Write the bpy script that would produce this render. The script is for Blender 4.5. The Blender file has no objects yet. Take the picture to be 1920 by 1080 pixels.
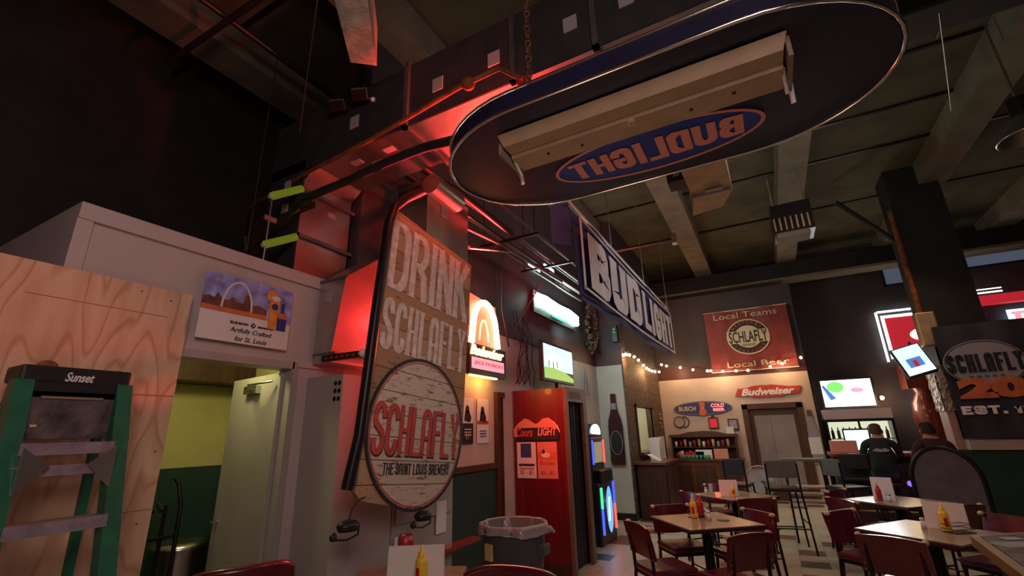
import bpy, bmesh, math, random
from mathutils import Vector, Matrix
PI = math.pi
random.seed(7)
S = bpy.context.scene
C = S.collection

# ------------------------------------------------------------------ camera
FPX, YAW, PITCH, ROLL, EYE = 860.6, math.radians(28.28), math.radians(17.458), math.radians(-1.518), 1.6
fw = Vector((-math.sin(YAW)*math.cos(PITCH), math.cos(YAW)*math.cos(PITCH), math.sin(PITCH)))
rt0 = Vector((math.cos(YAW), math.sin(YAW), 0)); up0 = rt0.cross(fw)
rt = rt0*math.cos(ROLL) + up0*math.sin(ROLL); upv = -rt0*math.sin(ROLL) + up0*math.cos(ROLL)
cd = bpy.data.cameras.new('camera'); cam = bpy.data.objects.new('camera', cd); C.objects.link(cam)
cd.sensor_width = 36; cd.lens = 36*FPX/1920; cd.clip_start = .02
cam.matrix_world = Matrix(((rt.x, upv.x, -fw.x, 0), (rt.y, upv.y, -fw.y, 0), (rt.z, upv.z, -fw.z, EYE), (0, 0, 0, 1)))
S.camera = cam
S.view_settings.view_transform = 'Standard'; S.view_settings.look = 'None'
S.view_settings.gamma = 1; S.view_settings.use_curve_mapping = False
S.view_settings.exposure = 0.0

# ------------------------------------------------------------------ world and room lamps
w = bpy.data.worlds.new('world'); S.world = w; w.use_nodes = True
w.node_tree.nodes['Background'].inputs[0].default_value = (.55, .42, .40, 1)
w.node_tree.nodes['Background'].inputs[1].default_value = .017
def lamp(kind, loc, energy, col, size=.1, aim=None, **k):
    d = bpy.data.lights.new(kind.lower()+'_light', kind); d.energy = energy; d.color = col
    if kind == 'AREA': d.size = size
    else: d.shadow_soft_size = size
    for a, b in k.items(): setattr(d, a, b)
    o = bpy.data.objects.new(d.name, d); C.objects.link(o); o.location = loc
    if aim: o.rotation_euler = (Vector(aim)-Vector(loc)).to_track_quat('-Z', 'Y').to_euler()
    return o
RED = (1, .035, .035); WARM = (1, .68, .38); TEAL = (.55, 1, .95)
lamp('AREA', (.6, -.6, 3.0), 42, (1, .74, .66), 1.2, (-3, 1.6, 1.5))        # house lamps behind the camera
lamp('AREA', (1.2, 3.2, 4.6), 26, (1, .74, .5), 1.0, (.4, 6, .5))           # lamp over the dining tables
lamp('AREA', (1.8, 5.2, 4.4), 22, (1, .9, .92), .8, (-1.5, 6.9, 3.4))           # fill light added to brighten the long blue banner
lamp('AREA', (2.4, 8.6, 4.6), 22, (1, .66, .36), .8, (.8, 7, .6))
lamp('AREA', (-1.0, 9.6, 4.2), 26, (1, .7, .45), .8, (-.8, 12.5, 2.0))
lamp('SPOT', (2.4, 3.4, 2.6), 32, (1, .80, .46), .3, (2.0, 7.5, 6.0), spot_size=1.9, spot_blend=1)
lamp('AREA', (-.9, 2.2, 1.0), 5, (1, .66, .46), .5, (-.6, 2.1, 3))          # low area light aimed up at the board

# ------------------------------------------------------------------ materials
M = {}
def mat(name, col, rough=.6, metal=0, emit=None, es=0, var=0, vs=8, bump=0, bs=40, spec=.35, coat=0, alpha=1, trans=0, stretch=(1,1,1)):
    m = bpy.data.materials.new(name); m.use_nodes = True; nt = m.node_tree; b = nt.nodes['Principled BSDF']
    def N(t): return nt.nodes.new(t)
    b.inputs['Base Color'].default_value = (*col, 1); b.inputs['Roughness'].default_value = rough
    b.inputs['Metallic'].default_value = metal; b.inputs['Specular IOR Level'].default_value = spec
    b.inputs['Coat Weight'].default_value = coat; b.inputs['Alpha'].default_value = alpha
    b.inputs['Transmission Weight'].default_value = trans
    if emit: b.inputs['Emission Color'].default_value = (*emit, 1); b.inputs['Emission Strength'].default_value = es
    tc = N('ShaderNodeTexCoord'); mp = N('ShaderNodeMapping'); mp.inputs['Scale'].default_value = stretch
    nt.links.new(tc.outputs['Object'], mp.inputs[0])
    if var:
        n = N('ShaderNodeTexNoise'); n.inputs['Scale'].default_value = vs; n.inputs['Detail'].default_value = 6
        nt.links.new(mp.outputs[0], n.inputs['Vector'])
        r = N('ShaderNodeValToRGB'); r.color_ramp.elements[0].position = .3; r.color_ramp.elements[1].position = .7
        r.color_ramp.elements[0].color = (*[c*(1-var) for c in col], 1)
        r.color_ramp.elements[1].color = (*[min(1, c*(1+var)) for c in col], 1)
        nt.links.new(n.outputs['Fac'], r.inputs[0]); nt.links.new(r.outputs[0], b.inputs['Base Color'])
    if bump:
        n2 = N('ShaderNodeTexNoise'); n2.inputs['Scale'].default_value = bs
        nt.links.new(mp.outputs[0], n2.inputs['Vector'])
        bp = N('ShaderNodeBump'); bp.inputs['Strength'].default_value = bump; bp.inputs['Distance'].default_value = .02
        nt.links.new(n2.outputs['Fac'], bp.inputs['Height']); nt.links.new(bp.outputs[0], b.inputs['Normal'])
    M[name] = m; return m
def emis(name, col, s): return mat(name, tuple(c*.3 for c in col), .5, emit=col, es=s)
mat('cream_paint', (.56, .45, .39), .55, var=.06, vs=3, bump=.05)
mat('grey_paint', (.36, .33, .32), .6, var=.08, vs=2, bump=.04)
mat('soffit_paint', (.52, .43, .43), .7, var=.05, vs=2.5, bump=.05)
mat('dark_paint', (.058, .044, .050), .6, var=.15, vs=3, bump=.1)
mat('maroon_paint', (.075, .022, .022), .5, var=.1, vs=4)
mat('green_paint', (.022, .055, .045), .6, var=.12, vs=5)
mat('lime_paint', (.50, .45, .20), .6, var=.06, vs=5)
mat('brown_trim', (.075, .035, .024), .45, var=.25, vs=6, stretch=(1, 1, .2))
mat('dark_wood', (.05, .022, .015), .45, var=.35, vs=7, stretch=(3, 3, .3))
mat('counter_wood', (.13, .045, .025), .3, var=.3, vs=6, stretch=(.4, 3, 3), coat=.3)
mat('ceiling_deck', (.10, .09, .055), .9, var=.3, vs=1.5, bump=.2, bs=8)
mat('joist_paint', (.21, .17, .12), .8, var=.2, vs=3, bump=.1)
mat('girder', (.022, .020, .022), .7, var=.2, vs=3)
mat('galvanised', (.52, .50, .50), .34, 1, var=.14, vs=5, bump=.05, bs=9)
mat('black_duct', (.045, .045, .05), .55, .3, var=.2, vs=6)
mat('duct_seam', (.16, .16, .17), .5, .7, var=.2)
mat('label_paper', (.36, .35, .37), .7)
mat('black_metal', (.018, .015, .016), .35, .5)
mat('black_plastic', (.016, .015, .017), .4)
mat('steel', (.55, .55, .55), .3, 1)
mat('conduit', (.14, .10, .09), .38, .8, var=.2)
mat('cable', (.02, .018, .02), .6)
mat('brass', (.45, .33, .12), .35, 1)
mat('oxblood_vinyl', (.085, .006, .014), .28, var=.15, vs=20, spec=.5, coat=.25)
mat('chair_metal', (.025, .012, .013), .35, .4)
mat('maple', (.55, .38, .24), .4)
mat('table_laminate', (.30, .19, .12), .24, var=.12, vs=9, spec=.6, stretch=(1, 4, 1))
mat('table_edge', (.03, .012, .012), .4)
mat('white_paper', (.70, .67, .68), .7)
mat('black_ink', (.02, .02, .022), .6)
mat('mustard', (.80, .52, .04), .35, spec=.5)
mat('ketchup', (.45, .02, .02), .35)
mat('red_glass', (.35, .01, .015), .12, spec=.8, coat=.6, bump=.5, bs=60)
mat('clear_glass', (.75, .8, .8), .08, alpha=.35, spec=.7)
mat('salt_white', (.75, .73, .72), .4)
mat('white_plastic', (.6, .58, .6), .45)
mat('liner_plastic', (.30, .25, .27), .3, spec=.6, bump=.8, bs=14)
mat('bin_grey', (.075, .085, .10), .55, bump=.1)
mat('red_veneer', (.125, .008, .016), .33, var=.3, vs=5, stretch=(4, 4, .25), coat=.15)
mat('booth_frame', (.13, .085, .06), .5, var=.2, vs=8)
mat('ink_blue', (.035, .05, .22), .6)
mat('banner_blue', (.028, .026, .14), .55, var=.25, vs=5, bump=.15, bs=5)
mat('banner_white', (.85, .78, .82), .6, var=.12, vs=4)
mat('banner_red', (.23, .038, .038), .6, var=.25, vs=3, bump=.2, bs=5)
mat('banner_black', (.035, .032, .05), .65, var=.2, vs=4, bump=.15, bs=5)
mat('banner_grey', (.30, .27, .33), .6, var=.1, vs=5)
mat('pale_cream', (.60, .52, .36), .6)
mat('orange_ink', (.60, .15, .06), .6, var=.2)
mat('red_ink', (.45, .05, .05), .6, var=.2, vs=14)
mat('gold_ink', (.62, .45, .2), .6)
mat('board_navy', (.010, .010, .034), .34, var=.35, vs=2.2, spec=.5)
mat('oval_blue', (.015, .04, .26), .38)
mat('salmon_ink', (.62, .24, .18), .5)
mat('chrome_trim', (.75, .72, .72), .18, 1)
mat('fixture_tan', (.33, .23, .15), .5, var=.12, vs=8)
mat('tan_duct', (.42, .29, .16), .4, .6, var=.2, vs=5)
mat('ladder_green', (.012, .12, .065), .4, var=.2, vs=12)
mat('ladder_step', (.36, .30, .37), .35, .5, var=.25, vs=14, bump=.2)
mat('ladder_black', (.012, .01, .012), .5)
mat('work_tray', (.08, .06, .065), .6, var=.7, vs=10, bump=.5)
mat('orange_rust', (.22, .07, .02), .7, .2, var=.5, vs=9)
mat('rusty_chain', (.12, .07, .045), .6, .7, var=.4, vs=20)
mat('peeling_paint', (.50, .42, .36), .7, var=.35, vs=9, bump=.3, stretch=(1, 1, .5))
mat('beer_orange', (.75, .27, .05), .5, var=.2, vs=20)
mat('sky_paint', (.27, .28, .62), .6, var=.6, vs=11)
mat('knot', (.20, .075, .03), .7, var=.4, vs=30)
mat('ply_seam', (.30, .16, .09), .7)
mat('skyline_paint', (.16, .06, .04), .6, var=.4, vs=18)
mat('bottle_dark', (.05, .012, .014), .25, coat=.5)
mat('bottle_amber', (.16, .03, .02), .25, coat=.5)
mat('leaf', (.10, .085, .05), .8, var=.6, vs=25)
mat('berry', (.25, .12, .12), .6)
mat('skin', (.45, .24, .17), .5)
mat('skin_dark', (.20, .10, .07), .5)
mat('hair_dark', (.02, .013, .01), .6, bump=.5, bs=90)
mat('hair_brown', (.06, .03, .018), .6, bump=.5, bs=90)
mat('shirt_black', (.014, .014, .02), .8, bump=.3, bs=9)
mat('display_wood', (.20, .10, .04), .4, var=.3, vs=9)
mat('shirt_wine', (.045, .018, .025), .8, bump=.3, bs=9)
mat('jeans', (.03, .04, .07), .85)
mat('grey_cloth', (.10, .075, .085), .8, var=.15, vs=8)
mat('dark_green_vinyl', (.015, .04, .05), .35)
mat('stool_grey', (.10, .115, .105), .5, var=.1)
mat('fridge_white', (.62, .52, .56), .4)
mat('rust_wood', (.22, .05, .03), .28, var=.4, vs=7, stretch=(3, 3, .3), coat=.4)
mat('pine_column', (.42, .24, .19), .55, var=.2, vs=7, stretch=(3, 3, .3))
mat('foil', (.40, .35, .30), .5, .35, bump=1, bs=22)
mat('door_glass', (.26, .23, .23), .25, var=.12, vs=2.5, spec=.6)
mat('steel_panel', (.30, .27, .27), .35, .6, var=.15, vs=2)
mat('teal_glassware', (.04, .26, .17), .3)
mat('wood_text_white', (.60, .50, .49), .7, var=.25, vs=18)
mat('red_plastic', (.4, .03, .03), .35)
mat('navy_cap', (.03, .05, .2), .5)
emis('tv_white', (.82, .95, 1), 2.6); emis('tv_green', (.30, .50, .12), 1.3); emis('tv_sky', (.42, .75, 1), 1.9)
emis('tv_hot', (1, .97, .95), 3); emis('tv_lime', (.25, .95, .2), 1.0); emis('tv_pink', (1, .38, .62), 1.1); emis('tv_blue', (.08, .22, .6), 1.0)
emis('neon_red', (1, .10, .03), 9); emis('neon_yellow', (1, .62, .12), 9); emis('neon_core', (1, .62, .36), 13); emis('neon_teal', (.55, 1, .93), 20)
emis('neon_green', (.05, .6, .3), 2); emis('lit_red', (.8, .03, .05), .55); emis('lit_white', (.85, 1, .95), 3)
emis('lit_pink', (1, .25, .3), 1.6); emis('lit_cyan', (.5, .9, 1), 2.2); emis('lit_panel', (1, .2, .1), .9)
emis('bulb', (1, .62, .25), 20); emis('lamp_glow', (1, .75, .42), 6); emis('jb_white', (.85, .93, 1), 5); emis('jb_blue', (.06, .10, 1), 1.6); emis('jb_red', (1, .06, .05), 3)
emis('jb_green', (.04, .9, .25), 2.4); emis('jb_screen', (.12, .35, .85), 1.6); emis('jb_amber', (.5, .42, .25), .5)
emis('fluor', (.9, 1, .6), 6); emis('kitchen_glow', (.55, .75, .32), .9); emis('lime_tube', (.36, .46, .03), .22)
emis('window_dusk', (.35, .42, .62), .16); emis('cooler_glow', (.8, .85, .6), .9); emis('purple_led', (.2, .1, 1), 1.6)
emis('busch_red', (1, .16, .14), 2.2); emis('green_led', (.1, 1, .5), 3)

def nodes(m):
    nt = m.node_tree; return nt, nt.nodes['Principled BSDF'], nt.links
def ramp(nt, stops):
    r = nt.nodes.new('ShaderNodeValToRGB'); e = r.color_ramp.elements
    while len(e) < len(stops): e.new(.5)
    for i, (p, c) in enumerate(stops): e[i].position = p; e[i].color = (*c, 1)
    return r
def plywood():
    m = mat('plywood', (.6, .42, .28), .6); nt, b, L = nodes(m)
    tc = nt.nodes.new('ShaderNodeTexCoord'); mp = nt.nodes.new('ShaderNodeMapping'); mp.inputs['Scale'].default_value = (3.0, 1, .75)
    n = nt.nodes.new('ShaderNodeTexNoise'); n.inputs['Scale'].default_value = 1.15; n.inputs['Detail'].default_value = 1.5
    mm = nt.nodes.new('ShaderNodeMath'); mm.operation = 'MULTIPLY'; mm.inputs[1].default_value = 13
    fr = nt.nodes.new('ShaderNodeMath'); fr.operation = 'FRACT'
    r = ramp(nt, [(0, (.47, .29, .17)), (.12, (.60, .42, .28)), (.8, (.66, .48, .34)), (1, (.50, .30, .18))])
    n2 = nt.nodes.new('ShaderNodeTexNoise'); n2.inputs['Scale'].default_value = 5; n2.inputs['Detail'].default_value = 8
    mx = nt.nodes.new('ShaderNodeMixRGB'); mx.blend_type = 'MULTIPLY'; mx.inputs[0].default_value = .5
    r2 = ramp(nt, [(.35, (.72, .62, .55)), (.6, (1, 1, 1))])
    L.new(tc.outputs['Object'], mp.inputs[0]); L.new(mp.outputs[0], n.inputs['Vector']); L.new(n.outputs['Fac'], mm.inputs[0])
    L.new(mm.outputs[0], fr.inputs[0]); L.new(fr.outputs[0], r.inputs[0]); L.new(mp.outputs[0], n2.inputs['Vector'])
    L.new(n2.outputs['Fac'], r2.inputs[0]); L.new(r.outputs[0], mx.inputs[1]); L.new(r2.outputs[0], mx.inputs[2]); L.new(mx.outputs[0], b.inputs['Base Color'])
plywood()
def planks(name, cols, zs, dark, amount, vs=6):
    """weathered boards: each board its own tone, gaps between boards, dark knots and scratches"""
    m = mat(name, cols[0], .7); nt, b, L = nodes(m)
    tc = nt.nodes.new('ShaderNodeTexCoord'); sp = nt.nodes.new('ShaderNodeSeparateXYZ'); L.new(tc.outputs['Object'], sp.inputs[0])
    d = nt.nodes.new('ShaderNodeMath'); d.operation = 'MULTIPLY'; d.inputs[1].default_value = 1/zs; L.new(sp.outputs['Z'], d.inputs[0])
    fl = nt.nodes.new('ShaderNodeMath'); fl.operation = 'FLOOR'; L.new(d.outputs[0], fl.inputs[0])
    wn = nt.nodes.new('ShaderNodeTexWhiteNoise'); wn.noise_dimensions = '1D'; L.new(fl.outputs[0], wn.inputs['W'])
    r = ramp(nt, [(i/(len(cols)-1), c) for i, c in enumerate(cols)]); L.new(wn.outputs[0], r.inputs[0])
    fr = nt.nodes.new('ShaderNodeMath'); fr.operation = 'FRACT'; L.new(d.outputs[0], fr.inputs[0])
    gap = nt.nodes.new('ShaderNodeMath'); gap.operation = 'LESS_THAN'; gap.inputs[1].default_value = .035; L.new(fr.outputs[0], gap.inputs[0])
    mp = nt.nodes.new('ShaderNodeMapping'); mp.inputs['Scale'].default_value = (1.2, 1, 7); L.new(tc.outputs['Object'], mp.inputs[0])
    n = nt.nodes.new('ShaderNodeTexNoise'); n.inputs['Scale'].default_value = vs; n.inputs['Detail'].default_value = 6; n.inputs['Roughness'].default_value = .7
    L.new(mp.outputs[0], n.inputs['Vector'])
    r2 = ramp(nt, [(amount, (0, 0, 0)), (amount+.1, (1, 1, 1))]); L.new(n.outputs['Fac'], r2.inputs[0])
    m1 = nt.nodes.new('ShaderNodeMixRGB'); L.new(r2.outputs[0], m1.inputs[0]); m1.inputs[1].default_value = (*dark, 1); L.new(r.outputs[0], m1.inputs[2])
    m2 = nt.nodes.new('ShaderNodeMixRGB'); L.new(gap.outputs[0], m2.inputs[0]); L.new(m1.outputs[0], m2.inputs[1]); m2.inputs[2].default_value = (.02, .012, .01, 1)
    L.new(m2.outputs[0], b.inputs['Base Color'])
planks('sign_boards', [(.30, .16, .09), (.42, .26, .17), (.36, .20, .11)], .152, (.12, .06, .035), .34)
planks('sign_cream', [(.56, .46, .40), (.50, .40, .34), (.60, .50, .44)], .152, (.10, .05, .035), .36)
planks('slat_wall', [(.13, .085, .06), (.17, .11, .08), (.10, .065, .05)], .055, (.03, .018, .014), .40, 8)
def floor_tiles():
    m = mat('vinyl_tiles', (.5, .42, .33), .38, spec=.5); nt, b, L = nodes(m)
    tc = nt.nodes.new('ShaderNodeTexCoord'); mp = nt.nodes.new('ShaderNodeMapping'); mp.inputs['Scale'].default_value = (3.28, 3.28, 1)
    L.new(tc.outputs['Object'], mp.inputs[0])
    fl = nt.nodes.new('ShaderNodeVectorMath'); fl.operation = 'FLOOR'; L.new(mp.outputs[0], fl.inputs[0])
    wn = nt.nodes.new('ShaderNodeTexWhiteNoise'); wn.noise_dimensions = '2D'; L.new(fl.outputs[0], wn.inputs['Vector'])
    r = ramp(nt, [(0, (.07, .075, .07)), (.07, (.17, .05, .04)), (.13, (.47, .40, .31)), (.6, (.52, .45, .35))]); r.color_ramp.interpolation = 'CONSTANT'
    L.new(wn.outputs[0], r.inputs[0])
    fr = nt.nodes.new('ShaderNodeVectorMath'); fr.operation = 'FRACTION'; L.new(mp.outputs[0], fr.inputs[0])
    sp = nt.nodes.new('ShaderNodeSeparateXYZ'); L.new(fr.outputs[0], sp.inputs[0])
    mn = nt.nodes.new('ShaderNodeMath'); mn.operation = 'MINIMUM'; L.new(sp.outputs[0], mn.inputs[0]); L.new(sp.outputs[1], mn.inputs[1])
    lt = nt.nodes.new('ShaderNodeMath'); lt.operation = 'LESS_THAN'; lt.inputs[1].default_value = .015; L.new(mn.outputs[0], lt.inputs[0])
    mx = nt.nodes.new('ShaderNodeMixRGB'); L.new(lt.outputs[0], mx.inputs[0]); L.new(r.outputs[0], mx.inputs[1]); mx.inputs[2].default_value = (.2, .16, .12, 1)
    L.new(mx.outputs[0], b.inputs['Base Color'])
floor_tiles()

# ------------------------------------------------------------------ mesh builder
class MB:
    def __init__(s, m='cream_paint'): s.v = []; s.f = []; s.mi = []; s.ms = [m]; s.cur = 0; s.sm = []; s.x = Matrix()
    def m(s, name):
        if name not in s.ms: s.ms.append(name)
        s.cur = s.ms.index(name); return s
    def at(s, loc=(0, 0, 0), rot=(0, 0, 0)):
        s.x = Matrix.Translation(loc) @ Matrix.Rotation(rot[2], 4, 'Z') @ Matrix.Rotation(rot[1], 4, 'Y') @ Matrix.Rotation(rot[0], 4, 'X'); return s
    def add(s, vs, fs, smooth=False):
        o = len(s.v); s.v += [s.x @ Vector(v) for v in vs]
        for f in fs: s.f.append([i+o for i in f]); s.mi.append(s.cur); s.sm.append(smooth)
        return s
    def box(s, x0, x1, y0, y1, z0, z1, c=0):
        if c <= 0:
            v = [(x, y, z) for z in (z0, z1) for x, y in ((x0, y0), (x1, y0), (x1, y1), (x0, y1))]
            return s.add(v, [(3, 2, 1, 0), (4, 5, 6, 7), (0, 1, 5, 4), (1, 2, 6, 5), (2, 3, 7, 6), (3, 0, 4, 7)])
        bm = bmesh.new(); bmesh.ops.create_cube(bm, size=1)
        bmesh.ops.scale(bm, vec=(x1-x0, y1-y0, z1-z0), verts=bm.verts)
        bmesh.ops.bevel(bm, geom=bm.edges, offset=c, segments=2, profile=.6, affect='EDGES')
        bmesh.ops.translate(bm, vec=((x0+x1)/2, (y0+y1)/2, (z0+z1)/2), verts=bm.verts)
        bm.verts.index_update(); s.add([tuple(v.co) for v in bm.verts], [[v.index for v in f.verts] for f in bm.faces]); bm.free(); return s
    def prism(s, pts, y0, y1, smooth=False):            # outline in XZ, from y0 to y1
        n = len(pts); a = sum(pts[i][0]*pts[(i+1) % n][1]-pts[(i+1) % n][0]*pts[i][1] for i in range(n))
        if a < 0: pts = pts[::-1]
        v = [(p[0], y0, p[1]) for p in pts]+[(p[0], y1, p[1]) for p in pts]
        s.add(v, [list(range(n)), list(range(2*n-1, n-1, -1))])
        return s.add(v, [(i, i+n, (i+1) % n+n, (i+1) % n) for i in range(n)], smooth)
    def tube(s, pts, r, n=10, cap=True):
        pts = [Vector(p) for p in pts]; vs = []; fs = []; k = len(pts); pu = None
        for i, p in enumerate(pts):
            d = (pts[min(i+1, k-1)]-pts[max(i-1, 0)]).normalized()
            if pu is None: pu = d.orthogonal().normalized()
            u = (pu-d*pu.dot(d)); u = u.normalized() if u.length > 1e-6 else d.orthogonal().normalized(); pu = u; q = d.cross(u)
            rr = r[i] if isinstance(r, (list, tuple)) else r
            for j in range(n):
                a = 2*PI*j/n; vs.append(p+(u*math.cos(a)+q*math.sin(a))*rr)
        for i in range(k-1):
            for j in range(n): fs.append((i*n+j, i*n+(j+1) % n, (i+1)*n+(j+1) % n, (i+1)*n+j))
        s.add(vs, fs, True)
        if cap: s.add([vs[j] for j in range(n)]+[vs[(k-1)*n+j] for j in range(n)], [list(range(n))[::-1], list(range(n, 2*n))])
        return s
    def lathe(s, prof, n=20, sx=1, sy=1):              # prof = [(r, z)...]
        vs = []; fs = []; k = len(prof)
        for r, z in prof:
            for j in range(n): a = 2*PI*j/n; vs.append((r*math.cos(a)*sx, r*math.sin(a)*sy, z))
        for i in range(k-1):
            for j in range(n): fs.append((i*n+j, i*n+(j+1) % n, (i+1)*n+(j+1) % n, (i+1)*n+j))
        return s.add(vs, fs, True)
    def ball(s, c, r, n=12):
        rr = r if isinstance(r, (tuple, list)) else (r, r, r)
        pr = [(math.sin(PI*i/8), -math.cos(PI*i/8)) for i in range(9)]; vs = []; fs = []
        for a, z in pr:
            for j in range(n): t = 2*PI*j/n; vs.append((c[0]+a*math.cos(t)*rr[0], c[1]+a*math.sin(t)*rr[1], c[2]+z*rr[2]))
        for i in range(8):
            for j in range(n): fs.append((i*n+j, i*n+(j+1) % n, (i+1)*n+(j+1) % n, (i+1)*n+j))
        return s.add(vs, fs, True)
    def hexa(s, p):                                     # 8 corners, bottom ring then top ring
        return s.add(p, [(3, 2, 1, 0), (4, 5, 6, 7), (0, 1, 5, 4), (1, 2, 6, 5), (2, 3, 7, 6), (3, 0, 4, 7)])
    def grid(s, fn, nu, nv, smooth=True):
        vs = [fn(i/nu, j/nv) for j in range(nv+1) for i in range(nu+1)]; w_ = nu+1
        return s.add(vs, [(j*w_+i, j*w_+i+1, (j+1)*w_+i+1, (j+1)*w_+i) for j in range(nv) for i in range(nu)], smooth)
    def mesh(s, name):
        me = bpy.data.meshes.new(name); me.from_pydata([tuple(v) for v in s.v], [], s.f)
        for n_ in s.ms: me.materials.append(M[n_])
        me.polygons.foreach_set('material_index', s.mi); me.polygons.foreach_set('use_smooth', s.sm); me.update(); return me
def link(name, me, parent=None, loc=None, rotz=0):
    o = bpy.data.objects.new(name, me); C.objects.link(o)
    if parent: o.parent = parent
    if loc: o.location = loc
    if rotz: o.rotation_euler = (0, 0, rotz)
    return o
def tag(o, label, cat, group=None, kind=None):
    o['label'] = label; o['category'] = cat
    if group: o['group'] = group
    if kind: o['kind'] = kind
    return o
def thing(name, label, cat, loc=(0, 0, 0), rotz=0, group=None):
    o = bpy.data.objects.new(name, None); C.objects.link(o); o.location = loc; o.rotation_euler = (0, 0, rotz); o.empty_display_size = .1
    return tag(o, label, cat, group)
def part(parent, name, mb, label=None):
    o = link(name, mb.mesh(name), parent)
    if label: o['label'] = label
    return o
def one(name, mb, label, cat, loc=None, rotz=0, group=None): return tag(link(name, mb.mesh(name), None, loc, rotz), label, cat, group)
def struct(name, mb, parent=None):
    o = link(name, mb.mesh(name), parent)
    if not parent: o['kind'] = 'structure'
    return o
def dup(root, loc, rotz, label, group=None):
    r = root.copy(); C.objects.link(r); r.location = loc; r.rotation_euler = (0, 0, rotz); r['label'] = label
    if group: r['group'] = group
    for ch in list(root.children):
        c = ch.copy(); C.objects.link(c); c.parent = r
        for g in ch.children:
            d = g.copy(); C.objects.link(d); d.parent = c
    return r
_tc = {}
def textmesh(body, material, x, z, y, w_, h_, ext=.002, shear=0, mirror=False, bold=.0, rot=0, cv=None):
    """letters standing in the XZ plane, front towards -Y, centred on (x, z)"""
    cu = bpy.data.curves.new('t', 'FONT'); cu.body = body; cu.extrude = .5; cu.offset = bold; cu.shear = shear; cu.align_x = 'CENTER'; cu.resolution_u = 3
    o = bpy.data.objects.new('t', cu); C.objects.link(o)
    dg = bpy.context.evaluated_depsgraph_get(); me = bpy.data.meshes.new_from_object(o.evaluated_get(dg)); bpy.data.objects.remove(o)
    xs = [v.co.x for v in me.vertices]; ys = [v.co.y for v in me.vertices]; cx = (min(xs)+max(xs))/2; cy = (min(ys)+max(ys))/2
    sx = w_/(max(xs)-min(xs)); sz = h_/(max(ys)-min(ys)); cr, sr = math.cos(rot), math.sin(rot)
    for v in me.vertices:
        a = (v.co.x-cx)*sx*(-1 if mirror else 1); b = (v.co.y-cy)*sz; d = -v.co.z*2*ext
        if cv: b += cv(a)
        v.co = (x+a*cr-b*sr, y+d, z+a*sr+b*cr)
    me.materials.clear(); me.materials.append(M[material])
    return me
def text(parent, body, material, x, z, y, w_, h_, name='lettering', **k):
    me = textmesh(body, material, x, z, y, w_, h_, **k); me.name = name
    return link(name, me, parent)
def arc_text(parent, body, material, x, z, y, r, a0, a1, h, name='lettering'):
    """letters round a circle, joined into one mesh"""
    bm = bmesh.new(); n = len(body)
    for i, ch in enumerate(body):
        if ch == ' ': continue
        a = a0+(a1-a0)*(i/(n-1)); top = a0 > a1
        rot = a-PI/2 if top else a+PI/2
        me = textmesh(ch, material, x+r*math.cos(a), z+r*math.sin(a), y, h*.72, h, rot=rot); bm.from_mesh(me)
    me = bpy.data.meshes.new(name); bm.to_mesh(me); bm.free(); me.materials.append(M[material]); return link(name, me, parent)

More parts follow.
